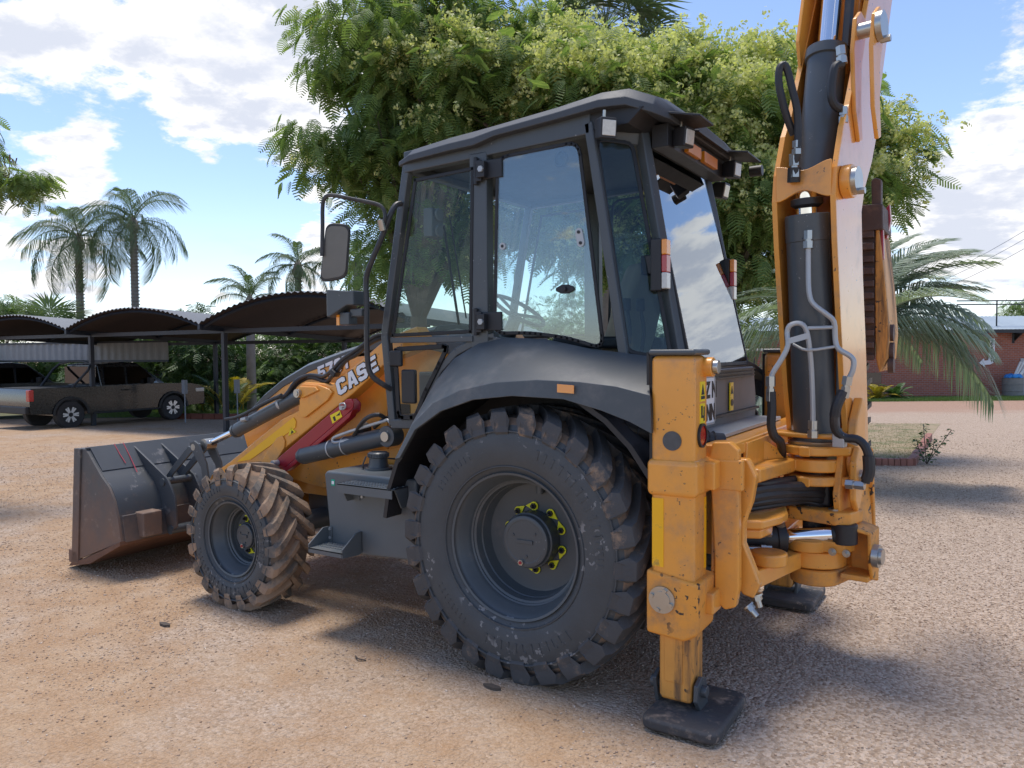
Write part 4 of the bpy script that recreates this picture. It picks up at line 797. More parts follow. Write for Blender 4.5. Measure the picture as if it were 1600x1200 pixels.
b = MB(); b.box((FX+.0, .90, 1.07), (FX-.005+.06, .99, 1.20)); b.box((FX-.1, .86, 1.06), (FX+.07, .905, 1.205)); b.build('housing_bracket', 'orange', BH, bevel=.01)
b = MB(); b.box((FX+.0, -.99, 1.07), (FX+.055, -.90, 1.20)); b.build('housing_bracket', 'orange', BH, bevel=.01)
b = MB(); b.box((FX+.0, .88, .50), (FX+.06, 1.0, .60)); b.build('housing_bracket', 'orange', BH, bevel=.01)
b = MB(); b.box((FX+.07, -.55, 1.268), (-.70, .60, 1.29)); b.build('deck_plate', 'silver', BH, bevel=.004)
def bolt(p, ax=(0, 0, 1), r=.022, h=.05, name='bolt', par=BH):
    b = MB(); p = V(p); ax = V(ax).normalized(); b.cyl(p, p+ax*h*.45, r, n=6); b.cyl(p+ax*h*.45, p+ax*h, r*.62, n=10); b.cyl(p-ax*.002, p+ax*.006, r*1.25, n=16); return b.build(name, 'zinc', par)
for px, py in ((1145, 702), (1155, 698), (1164, 695), (1185, 687), (1195, 683), (1202, 681)): bolt(Y(px, py, .52-(px-1145)*.009), (-.9, 0, .35), .026, .06)
for px, py in ((1160, 803), (1170, 798), (1185, 801), (1166, 806)): bolt(Y(px, py, .35), (0, 0, 1), .02, .04)
bolt(Y(1144, 728, .83), (-.6, .2, -.6), .02, .05); bolt((FX-.13, .78, .56), (-.3, 0, -1), .026, .06); bolt((FX-.11, .84, .52), (-.6, 0, -.6), .024, .06)
# carriage castings
K = V((-1.27, 0, 0))
def hplate(name, pts, z0, z1, mat='orange', bev=.012, par=BH): 
    b = MB(); b.prism([(x, y, z0) for x, y in pts], (0, 0, z1-z0)); return b.build(name, mat, par, bevel=bev, seg=3)
def arc(cx, cy, r, a0, a1, n=12): return [(cx+r*math.cos(R_(a0+(a1-a0)*i/n)), cy+r*math.sin(R_(a0+(a1-a0)*i/n))) for i in range(n+1)]
hplate('upper_carriage_arm', [(FX-.03, .55)]+arc(-1.27, .0, .145, 130-0, -130, 14)[::1]+[(FX-.03, -.5)] if False else [(FX-.02, .62), (FX-.10, .60), (-1.20, .16)]+arc(-1.27, 0, .155, 60, 300, 16)+[(FX-.02, -.5)], 1.055, 1.125)
b = MB(); b.prism([(FX-.02, .5, 1.12), (FX-.02, .62, 1.12), (FX-.02, .60, 1.25), (FX-.02, .15, 1.25), (FX-.02, .1, 1.12)], (-.02, 0, 0)); b.prism([(FX-.03, .3, 1.125), (-1.16, .1, 1.125), (FX-.03, .3, 1.24)], (0, -.02, 0)); b.build('carriage_web', 'orange', BH, bevel=.006)
hplate('lower_carriage_arm', [(FX-.05, .66), (-1.14, .64), (-1.2, .35), (-1.24, .18)]+arc(-1.27, 0, .165, 75, 300, 16)+[(FX-.05, -.5)], .545, .635)
hplate('lower_boss', arc(-1.15, .5, .09, 0, 360, 20)[:-1], .635, .70)
hplate('clamp_plate', [(FX-.03, .70), (FX-.13, .66), (-1.21, .50), (-1.22, .40), (-1.14, .12), (FX-.02, .05)], .84, .885); hplate('clamp_plate', [(FX-.03, .68), (FX-.12, .64), (-1.17, .52), (-1.15, .42), (FX-.02, .30)], .79, .838)
# king post (swing tower)
th = math.atan2(.137, -.990); U = V((-.990, .137, 0)); Vv = V((-.137, -.990, 0))
def KB(u, v, z): return K+U*u+Vv*v+V((0, 0, z))
tower = None
def kplate(name, pts, z0, z1, par, mat='orange', bev=.012):
    b = MB(); b.prism([KB(u, v, z0) for u, v in pts], (0, 0, z1-z0)); return b.build(name, mat, par, bevel=bev, seg=3)
def ua(cx, cy, r, a0, a1, n=12): return arc(cx, cy, r, a0, a1, n)
tb = MB()
tb.prism([KB(.14, -.05, 1.16), KB(.20, .0, 1.12), KB(.21, .10, .80), KB(.27, .12, .62), KB(.27, .20, .50), KB(.18, .24, .50), KB(.18, .3, 1.2)], U*-.04)
tb.prism([KB(.13, -.12, .95), KB(.13, -.05, 1.17), KB(.13, .3, 1.17), KB(.13, .3, .60), KB(.13, .05, .60), KB(.13, -.08, .78)], U*.035)
tb.prism([KB(-.16, -.02, 1.0), KB(-.16, .3, 1.1), KB(-.16, .3, .75), KB(-.16, .0, .78)], U*.03)
tb.prism([KB(-.16, .26, .45), KB(.25, .26, .45), KB(.22, .26, 1.16), KB(-.16, .26, 1.16)], Vv*.03)
tower = tb.build('swing_tower', 'orange_worn', BH, bevel=.012, seg=3)
tp_ = [(-.15, .1)]+ua(0, -.02, .155, 190, 330, 12)+[(.20, -.05), (.20, .1)]
kplate('clevis_plate', tp_, 1.145, 1.195, tower); kplate('clevis_plate', tp_, .985, 1.035, tower)
for z in (1.143, .983): kplate('clevis_notch', [(-.03, -.185), (.04, -.185), (.03, -.16), (-.02, -.16)], z-.001, z+.054, tower)
kplate('collar_plate', [(-.20, .0), (-.19, -.12), (.0, -.15), (.16, -.12), (.18, 0)], 1.235, 1.262, tower)
kplate('pivot_bracket', [(-.14, .05), (-.15, -.06), (-.10, -.12), (.16, -.15), (.22, -.11), (.24, .05)], .79, .86, tower, 'orange_worn')
kplate('lower_pivot_plate', [(-.12, .1)]+ua(0.02, -.04, .13, 170, 340, 12)+[(.17, .1)], .455, .54, tower, 'orange_worn')
b = MB(); b.lathe(KB(-.0, -.10, .64), (0, 0, 1), [(0, .11), (.055, .11), (.065, .10), (.065, .06), (.05, .055)], 28); b.prism([KB(.05, -.16, .645), KB(.20, -.14, .645), KB(.22, -.02, .645), KB(.05, -.02, .645)], (0, 0, .06)); b.build('pivot_clamp', 'orange_worn', tower, bevel=.008)
b = MB(); b.cyl(KB(0, -.10, .66), KB(0, -.10, .70), .055, n=24); b.cyl(KB(0, 0, .45), KB(0, 0, 1.2), .06, n=24); b.lathe(KB(0, -.03, 1.195), (0, 0, 1), [(0, .12), (.02, .13), (.03, .1), (.05, .09)], 28, 1); b.build('king_pin', ['pad', 'zinc'], tower)
for p in (KB(-.10, -.06, .86), KB(.13, -.08, .86)): 
    b = MB(); b.cyl(p, p+V((0, 0, .008)), .032, n=20); b.build('pin_head', 'zinc', tower)
b = MB(); b.prism([KB(.18, -.12, .80), KB(.30, -.06, .76), KB(.30, .1, .76), KB(.18, .1, .80)], (0, 0, -.02)); b.prism([KB(.285, -.06, .76), KB(.285, .1, .76), KB(.285, .1, .48), KB(.285, .0, .50), KB(.285, -.04, .58)], U*.02); b.prism([KB(.16, -.08, .50), KB(.29, -.04, .49), KB(.29, .1, .49), KB(.16, .1, .5)], (0, 0, .03)); b.prism([KB(.16, .1, .47), KB(.3, .1, .47), KB(.3, .1, .76), KB(.16, .1, .8)], Vv*.02)
b.build('side_bracket', 'orange_worn', tower, bevel=.008)
b = MB(); c = KB(.305, 0, .63); b.cyl(c, c+U*.03, .06, n=28); b.cyl(c+U*.03, c+U*.045, .042, n=24); b.build('bracket_pin', 'zinc', tower)
for p in (KB(.15, -.17, .66), KB(.21, -.14, .655)): bolt(p, Vv*-1, .016, .03, 'clamp_bolt', tower)
# swing cylinder
s0, s1 = Y(1150, 842, .28), Y(1225, 839, .16); e1_ = Y(1300, 835, .12)
b = MB(); b.cyl(s0, s1, .085, n=28); b.cyl(s1-(s1-s0).normalized()*.05, s1+(s1-s0).normalized()*.0, .092, n=28); b.cyl(s0+(s0-s1).normalized()*.12, s0, .085, n=20); sc = b.build('swing_cylinder', 'black', BH, bevel=.006)
b = MB(); b.cyl(s1, e1_, .042, n=28); b.build('swing_rod', 'chrome', sc); b = MB(); ed = (e1_-s1).normalized(); b.cyl(e1_, e1_+ed*.05, .05, n=24); b.cyl(e1_+ed*.06+V((0, 0, -.05)), e1_+ed*.06+V((0, 0, .055)), .065, n=24); b.build('rod_eye', 'black', sc, bevel=.006)
for yy in (833, 856):
    a, c = Y(1163, yy, .40), Y(1205, yy+1, .32); b = MB(); b.cyl(a, a.lerp(c, .6), .012, n=10); b.cyl(a.lerp(c, .6), a.lerp(c, .78), .022, n=6); b.cyl(a.lerp(c, .78), c, .018, n=6); b.build('hose_fitting', 'zinc', sc)
b = MB(); b.cyl(Y(1215, 822, .22), Y(1225, 818, .22), .02, n=6); b.build('hose_fitting', 'zinc', sc)
# dark hoses inside the frame
b = MB()
for k, (z, yy, r) in enumerate(((.985, .2, .028), (.95, .25, .03), (.92, .15, .024), (.89, .3, .014), (1.01, .1, .02))):
    b.tube([(FX+.05, .75-k*.05, z+.01), (FX-.08, .45, z+.02), (-1.22, .2-k*.03, z), (-1.31, .05, z-.02), (-1.34, -.06, z-.08)], r, n=10)
b.build('swing_hose', 'hose', BH)
b = MB(); b.box((-1.36, -.06, .86), (-1.18, .06, 1.0)); b.build('valve_block', 'black', BH, bevel=.02)
b = MB(); b.tube([Y(1160, 760, .5), Y(1178, 757, .45), Y(1181, 768, .45), Y(1168, 772, .5)], .006); b.build('wire_harness', 'silver', BH)
# second pad seen underneath
# ---- boom
def onu(px, py, u0):
    d = ray(px, py); t = ((K-CAM).dot(U)+u0)/d.dot(U); p = CAM+d*t; return p
def bpl(pts, u): return [KB(u, v, z) for v, z in pts]
front = [(.04, 1.17), (-.05, 1.5), (-.12, 1.86), (-.19, 2.25), (-.22, 2.48), (-.20, 2.62), (-.11, 2.84), (-.02, 2.97), (.10, 3.2), (.24, 3.48), (.42, 3.85), (.60, 4.3)]
back = [(1.0, 4.3), (.75, 3.7), (.56, 3.2), (.48, 2.9), (.40, 2.75), (.27, 2.58), (.22, 2.45), (.26, 2.1), (.34, 1.65), (.40, 1.15), (.44, .80), (.38, .55), (.28, .55), (.30, .9)]
boom = None
for s, u in ((-1, -.135), (1, .145)):
    b = MB(); b.prism(bpl(front+back, u), U*.018*s); o = b.build('boom_plate', 'boomorange', BH, bevel=.003)
    b = MB()
    for (v0, z0), (v1, z1) in zip(front[:-1], front[1:]):
        b.prism([KB(u-.004*s, v0, z0), KB(u-.004*s, v1, z1), KB(u-.004*s, v1-.012, z1), KB(u-.004*s, v0-.012, z0)], U*.026*s)
    b.build('plate_edge', 'orange', o)
b = MB(); bk2 = [(v, z) for v, z in back]
b.prism([KB(-.135, v, z) for v, z in [(.56, 3.2), (.40, 2.75), (.27, 2.58), (.22, 2.45), (.26, 2.1), (.34, 1.65), (.38, 1.25), (.36, 1.25), (.31, 1.65), (.23, 2.1), (.19, 2.45), (.24, 2.60), (.37, 2.78), (.53, 3.2)]], U*.28)
b.prism([KB(-.135, v, z) for v, z in [(1.0, 4.3), (.75, 3.7), (.56, 3.2), (.53, 3.2), (.72, 3.7), (.97, 4.3)]], U*.28); boomo = b.build('boom_back_plate', 'orange', BH)
# saddle plate across
b = MB(); n = 12; zt = [2.66-.018*math.sin(math.pi*i/n)**2*2 for i in range(n+1)]; zb = [2.475+.045*math.sin(math.pi*i/n)**2 for i in range(n+1)]
b.prism([KB(-.135+.28*i/n, -.235, z) for i, z in enumerate(zt)]+[KB(-.135+.28*(n-i)/n, -.235, z) for i, z in enumerate(reversed(zb))], Vv*.02); b.build('saddle_plate', 'orange', boomo, bevel=.004)
b = MB(); c = KB(.165, -.10, 2.56); b.cyl(c, c+U*.05, .085, n=28); b.build('boss', 'orange', boomo, bevel=.006); b = MB(); b.cyl(c+U*.05, c+U*.075, .07, n=28); b.cyl(c+U*.07+V((0, 0, -.055)), c+U*.105+V((0, 0, -.055)), .018, n=6); b.build('boss_pin', 'zinc', boomo)
# ears at the dipper pivot
for u in (.163, .255):
    b = MB(); b.prism([KB(u, v, z) for v, z in [(.1, 3.48), (.02, 3.42), (-.02, 3.25), (.02, 2.95), (.10, 2.80), (.15, 2.82), (.12, 3.0), (.12, 3.2), (.22, 3.45)]], U*.022); b.build('pivot_ear', 'orange', boomo, bevel=.006)
b = MB(); c = KB(.28, .06, 3.36); b.cyl(KB(.18, .06, 3.36), c, .04, n=20); b.cyl(c, c+U*.03, .075, n=28); b.cyl(c+U*.01+V((0, 0, -.07)), c+U*.06+V((0, 0, -.07)), .018, n=6); b.build('dipper_pin', 'zinc', boomo)
# dipper arm
b = MB(); b.prism([KB(-.10, v, z) for v, z in [(.24, 3.2), (.24, 3.0), (.45, 2.95), (.62, 3.1), (1.1, 4.3), (.50, 4.3)]], U*.215); b.build('dipper_arm', 'orange', BH, bevel=.02, seg=3)
b = MB()
for u in (-.155, .07): b.prism([KB(u, v, z) for v, z in ([(.08, 3.40), (.16, 3.15), (.3, 3.2), (.6, 4.3), (.36, 4.3)] if u < 0 else [(.14, 3.3), (.2, 3.2), (.3, 3.3), (.6, 4.3), (.42, 4.3)])], U*.02)
b.build('dipper_side_plate', 'orange', BH, bevel=.006)
# boom cylinder (lower) and dipper cylinder (upper)
c0, c1 = KB(.005, -.02, 1.215), KB(-.005, -.14, 2.41); b = MB(); b.cyl(c0, c1, .108, n=36); b.cyl(c0-(c1-c0).normalized()*.0, c0+(c1-c0).normalized()*.03, .113, n=36); bc = b.build('boom_cylinder', 'grey', BH)
ax_ = (c1-c0).normalized(); b = MB(); b.lathe(c1-ax_*.14, ax_, [(0, .109), (.003, .1115), (.137, .1115), (.14, .105)], 36, 0); b.build('cylinder_gland', 'grey', bc, bevel=.003)
b = MB(); b.cyl(c1, c1+ax_*.16, .055, n=24); b.lathe(c1+ax_*.03, ax_, [(0, .05), (.02, .08), (.05, .08), (.055, .06)], 24, 1); b.build('boom_rod', ['chrome', 'black'], bc)
d0, d1 = KB(-.005, -.02, 2.62), KB(.0, .13, 3.30); ax2 = (d1-d0).normalized()
b = MB(); b.cyl(d0, d1, .100, n=36); b.lathe(d1-ax2*.03, ax2, [(0, .102), (.005, .112), (.06, .112), (.065, .09), (.07, .05)], 36, 0); b.lathe(d0-ax2*.05, ax2, [(0, .05), (.03, .085), (.06, .10)], 36, 0); dc_ = b.build('dipper_cylinder', 'grey', BH)
b = MB(); b.cyl(d1+ax2*.05, d1+ax2*1.2, .055, n=28); b.build('dipper_rod', 'chrome', dc_)
b = MB(); b.tube([d1+U*.09+ax2*1.2, d1+U*.095+ax2*.3, d1+U*.10+ax2*.02], .025); b.build('rod_hose', 'hose', dc_)
def fit(p, d, r=.024, l=.09, name='hose_fitting', par=BH):
    p = V(p); d = V(d).normalized(); b = MB(); b.cyl(p, p+d*l*.4, r, n=6); b.cyl(p+d*l*.4, p+d*l*.5, r*.7, n=12); b.cyl(p+d*l*.5, p+d*l, r*.9, n=6); return b.build(name, 'zinc', par)
fy = lambda px, py, y: Y(px, py, y)
# hoses on the boom
b = MB(); b.tube([fy(1240, 262, .26), fy(1246, 240, .27), fy(1247, 205, .27), fy(1245, 170, .28), fy(1238, 140, .29), fy(1231, 112, .30), fy(1225, 101, .31), fy(1218, 108, .32), fy(1217, 130, .32), fy(1223, 160, .30), fy(1232, 190, .27), fy(1240, 210, .24)], .019, n=10); b.build('loop_hose', 'hose', BH)
fit(fy(1241, 278, .26), (.0, 0, 1), .03, .12); fit(fy(1245, 242, .27), (0, 0, 1), .026, .07)
b = MB(); b.cyl(fy(1240, 285, .25), fy(1241, 262, .26), .032, n=14); b.build('hose_end_cap', 'black', BH)
b = MB(); b.tube([fy(1316, 100, .10), fy(1305, 104, .13), fy(1300, 125, .14), fy(1299, 150, .14), fy(1305, 165, .12), fy(1314, 170, .08)], .022, n=10); b.build('short_hose', 'hose', BH)
fit(fy(1316, 100, .10), (.1, 0, 1), .028, .09); fit(fy(1318, 192, .08), (0, 0, 1), .024, .08)
# steel pipes on the lower cylinder
b = MB()
b.tube([fy(1263, 378, .24), fy(1263, 420, .24), fy(1264, 455, .25), fy(1270, 474, .25), fy(1290, 490, .24), fy(1303, 503, .22), fy(1305, 530, .21), (fy(1310, 545, .21)), fy(1328, 556, .20), fy(1334, 565, .20), fy(1332, 580, .20), fy(1326, 592, .20)], .0135, n=10)
b.tube([fy(1270, 680, .20), fy(1270, 640, .20), fy(1268, 580, .21), fy(1265, 545, .23), fy(1261, 520, .24), fy(1255, 508, .25), fy(1245, 505, .25), fy(1234, 509, .26), fy(1230, 520, .26), fy(1231, 540, .27), fy(1222, 560, .28), fy(1208, 582, .29), fy(1204, 596, .29)], .0135, n=10)
b.build('steel_pipe', 'silver', bc)
fit(fy(1263, 388, .24), (0, 0, 1), .026, .09, par=bc); b = MB(); b.cyl(fy(1262, 375, .22), fy(1262, 360, .2), .03, n=14); b.build('port_block', 'grey', bc); fit(fy(1270, 684, .19), (0, 0, 1), .028, .09, par=bc)
fit(fy(1325, 588, .20), (.15, 0, -1), .026, .11, par=bc); fit(fy(1204, 588, .29), (0, 0, -1), .026, .13, par=bc)
b = MB(); b.beam(fy(1232, 533, .275), fy(1264, 524, .245), .03, .01, (0, 0, 1)); b.tube([fy(1240, 538, .20), fy(1262, 547, .24), fy(1308, 541, .21)], .008); b.tube([fy(1258, 513, .24), fy(1306, 511, .215)], .010); b.build('pipe_clamp', 'silver', bc)
b = MB(); b.tube([fy(1205, 612, .29), fy(1206, 640, .29), fy(1205, 665, .29), fy(1210, 682, .27), fy(1219, 690, .22), fy(1222, 705, .15), fy(1222, 718, .1)], .023, n=10); b.tube([fy(1318, 612, .20), fy(1308, 632, .22), fy(1303, 652, .22), fy(1306, 672, .20), fy(1320, 684, .18), fy(1338, 686, .18), fy(1350, 695, .18), fy(1357, 712, .18), fy(1358, 735, .18), fy(1352, 754, .18)], .022, n=10)
b.tube([fy(1318, 612, .20), fy(1308, 632, .22), fy(1304, 650, .22)], .027, n=10); b.tube([fy(1357, 712, .18), fy(1358, 735, .18), fy(1354, 750, .18)], .03, n=10); b.build('boom_hose', 'hose', BH)
b = MB(); b.obox(fy(1312, 688, .17), (U*.03, Vv*.03, V((0, 0, .035)))); b.cyl(fy(1318, 684, .16), fy(1342, 692, .16), .02, n=10); b.build('elbow_block', 'silver', BH, bevel=.006)
fit(fy(1322, 756, .17), U, .026, .09); b = MB(); b.tube([fy(1336, 758, .17), fy(1346, 757, .17), fy(1352, 752, .18)], .013); b.build('elbow_pipe', 'silver', BH)
# ribs at the boom foot
b = MB(); b.prism([KB(.166, v, z) for v, z in [(.0, 1.32), (.1, 1.45), (.16, 1.40), (.14, 1.15), (.02, 1.0), (-.03, 1.1)]], U*.05); b.prism([KB(.20, v, z) for v, z in [(-.08, 1.12), (-.02, 1.2), (.06, 1.15), (.06, .95), (-.02, .85), (-.08, .92)]], U*.035); b.build('boom_foot', 'orange', BH, bevel=.012)
b = MB(); b.cyl(KB(.22, .0, 1.04), KB(.27, .0, 1.04), .035, n=20); b.build('foot_pin', 'zinc', BH)
b = MB(); b.tube([KB(.125, -.10, 2.45), KB(.12, -.02, 1.9), KB(.115, .02, 1.2)], .012); b.build('boom_pipe', 'silver', BH)

# ---- hoe bucket tucked behind the boom
hb = MB()
hb.prism([onu(a, c, .24) if False else Y(a, c, -.62) for a, c in [(1345, 322), (1378, 322), (1376, 360), (1366, 560), (1347, 560)]], (0, -.02, 0))
hbo = hb.build('hoe_bucket', 'hoebucket', BH)
for k in range(11):
    y0 = 362+k*19.2; a, c_ = Y(1344, y0, -.60), Y(1366, y0, -.60); d_ = Y(1366, y0+9, -.60); b = MB(); b.box((c_.x, -.61, d_.z), (a.x, -.56 if k % 2 else -.585, a.z)); b.build('rib', 'hoebucket', hbo, bevel=.005)
b = MB(); b.prism([Y(a, c, -.6) for a, c in [(1368, 345), (1374, 360), (1384, 450), (1389, 520), (1386, 560), (1374, 582), (1368, 560), (1367, 450)]], (.0, -.5, 0)); b.build('bucket_curve', 'orange_leg', hbo, bevel=.008)
b = MB(); b.prism([Y(a, c, -.58) for a, c in [(1346, 320), (1379, 318), (1380, 358), (1346, 362)]], (0, -.4, 0)); b.prism([Y(a, c, -.6) for a, c in [(1361, 282), (1367, 277), (1377, 280), (1377, 322), (1362, 322)]], (0, -.07, 0)); b.build('tooth', 'hoebucket', hbo, bevel=.008)
b = MB(); b.prism([Y(a, c, -.85) for a, c in [(1381, 330), (1390, 318), (1392, 345), (1386, 372), (1380, 375)]], (0, -.06, 0)); b.prism([Y(a, c, -.62) for a, c in [(1375, 350), (1380, 352), (1381, 405), (1376, 408)]], (0, -.04, 0)); b.build('red_tooth', 'red', hbo, bevel=.006)
b = MB()
for py in (520, 548, 570): b.cyl(Y(1388, py, -.7), Y(1397, py, -.7), .05, n=16)
b.build('link_pin', 'hoebucket', hbo)

# ================================================================== the setting
def bpt(px, d): p = D(px, 550, d); return V((p.x, p.y, gz(d)))
def mground():
    m = bpy.data.materials.new('gravel_ground'); m.use_nodes = True; nt = m.node_tree; b = nt.nodes['Principled BSDF']
    g = nt.nodes.new('ShaderNodeNewGeometry'); v = g.outputs['Position']
    n1 = noise(nt, v, .55, 6, .6); n2 = noise(nt, v, 3.2, 6, .65); n3 = noise(nt, v, 45, 4, .7)
    vo = nt.nodes.new('ShaderNodeTexVoronoi'); vo.inputs['Scale'].default_value = 62; nt.links.new(v, vo.inputs['Vector'])
    vo2 = nt.nodes.new('ShaderNodeTexVoronoi'); vo2.inputs['Scale'].default_value = 24; nt.links.new(v, vo2.inputs['Vector'])
    dirt = mixc(nt, ramp(nt, n2, .35, .7), (.43, .275, .16), (.51, .36, .23))
    gravel = mixc(nt, vo.outputs['Color'], (.31, .235, .19), (.60, .50, .42))
    sepc = nt.nodes.new('ShaderNodeSeparateColor'); nt.links.new(vo.outputs['Color'], sepc.inputs[0])
    gravel = mixc(nt, sepc.outputs[0], (.32, .23, .16), (.60, .475, .37))
    # camera side is bare orange dirt, further out loose stone
    sp = nt.nodes.new('ShaderNodeSeparateXYZ'); nt.links.new(v, sp.inputs[0])
    far = ramp(nt, mth(nt, 'ADD', mth(nt, 'MULTIPLY', sp.outputs[1], -1.0), mth(nt, 'MULTIPLY', sp.outputs[0], -.55)), -1.9, 1.6)
    f = ramp(nt, mth(nt, 'ADD', mth(nt, 'MULTIPLY', n1, 1.0), mth(nt, 'ADD', mth(nt, 'MULTIPLY', far, .32), mth(nt, 'MULTIPLY', n2, .35))), .58, .86)
    c = mixc(nt, f, dirt, gravel)
    stn = ramp(nt, noise(nt, v, .9, 7, .7), .60, .72); c = mixc(nt, mth(nt, 'MULTIPLY', stn, .55), c, (.33, .20, .125))
    dpt = nt.nodes.new('ShaderNodeVectorMath'); dpt.operation = 'DOT_PRODUCT'; nt.links.new(v, dpt.inputs[0]); dpt.inputs[1].default_value = tuple(Fh); dd_ = mth(nt, 'ADD', dpt.outputs['Value'], mth(nt, 'MULTIPLY', n1, 5.0)); band = mth(nt, 'MULTIPLY', ramp(nt, dd_, 20.5, 24), ramp(nt, dd_, 32, 29))
    c = mixc(nt, mth(nt, 'MULTIPLY', band, .75), c, (.40, .235, .16))
    c = mixc(nt, mth(nt, 'MULTIPLY', ramp(nt, n3, .5, .72), .45), c, (.60, .46, .35))
    c = mixc(nt, mth(nt, 'MULTIPLY', ramp(nt, n3, .47, .33), .4), c, (.30, .20, .14))
    nt.links.new(c, b.inputs['Base Color']); b.inputs['Roughness'].default_value = .95; b.inputs['Specular IOR Level'].default_value = .2
    h = mth(nt, 'ADD', mth(nt, 'MULTIPLY', n3, .7), mth(nt, 'ADD', mth(nt, 'MULTIPLY', vo.outputs['Distance'], -.8), mth(nt, 'ADD', mth(nt, 'MULTIPLY', vo2.outputs['Distance'], -.5), mth(nt, 'MULTIPLY', noise(nt, v, 5, 5, .6), 3.0))))
    bn = nt.nodes.new('ShaderNodeBump'); bn.inputs['Strength'].default_value = .9; bn.inputs['Distance'].default_value = .018; nt.links.new(h, bn.inputs['Height']); nt.links.new(bn.outputs[0], b.inputs['Normal'])
    return m
def leafmat(name, c0, c1, trans=.25, rough=.55):
    m = bpy.data.materials.new(name); m.use_nodes = True; nt = m.node_tree; b = nt.nodes['Principled BSDF']
    g = nt.nodes.new('ShaderNodeNewGeometry'); rr = g.outputs['Random Per Island']
    c = mixc(nt, mth(nt, 'ADD', mth(nt, 'MULTIPLY', rr, .6), mth(nt, 'MULTIPLY', noise(nt, g.outputs['Position'], .9, 3), .5)), c0, c1)
    nt.links.new(c, b.inputs['Base Color']); b.inputs['Roughness'].default_value = rough; b.inputs['Specular IOR Level'].default_value = .35
    t = nt.nodes.new('ShaderNodeBsdfTranslucent'); nt.links.new(mixc(nt, 1, c, (1.5, 1.7, .8), 'MULTIPLY'), t.inputs[0])
    mx = nt.nodes.new('ShaderNodeMixShader'); mx.inputs[0].default_value = trans; o = nt.nodes['Material Output']
    nt.links.new(b.outputs[0], mx.inputs[1]); nt.links.new(t.outputs[0], mx.inputs[2]); nt.links.new(mx.outputs[0], o.inputs[0]); return m
def brickmat(name='face_brick'):
    m = bpy.data.materials.new(name); m.use_nodes = True; nt = m.node_tree; b = nt.nodes['Principled BSDF']
    br = nt.nodes.new('ShaderNodeTexBrick'); tcn = nt.nodes.new('ShaderNodeTexCoord'); nt.links.new(tcn.outputs['UV'], br.inputs[0])
    br.inputs['Scale'].default_value = 1; br.inputs['Brick Width'].default_value = .23; br.inputs['Row Height'].default_value = .085; br.inputs['Mortar Size'].default_value = .011
    br.inputs['Color1'].default_value = (.42, .125, .07, 1); br.inputs['Color2'].default_value = (.30, .085, .05, 1); br.inputs['Mortar'].default_value = (.30, .24, .21, 1)
    c = mixc(nt, mth(nt, 'MULTIPLY', noise(nt, tcn.outputs['UV'], .8, 6), .35), br.outputs[0], (.36, .15, .10)); nt.links.new(c, b.inputs['Base Color']); b.inputs['Roughness'].default_value = .85
    bn = nt.nodes.new('ShaderNodeBump'); bn.inputs['Strength'].default_value = .6; bn.inputs['Distance'].default_value = .01; bn.invert = True; nt.links.new(br.outputs['Fac'], bn.inputs['Height']); nt.links.new(bn.outputs[0], b.inputs['Normal']); return m
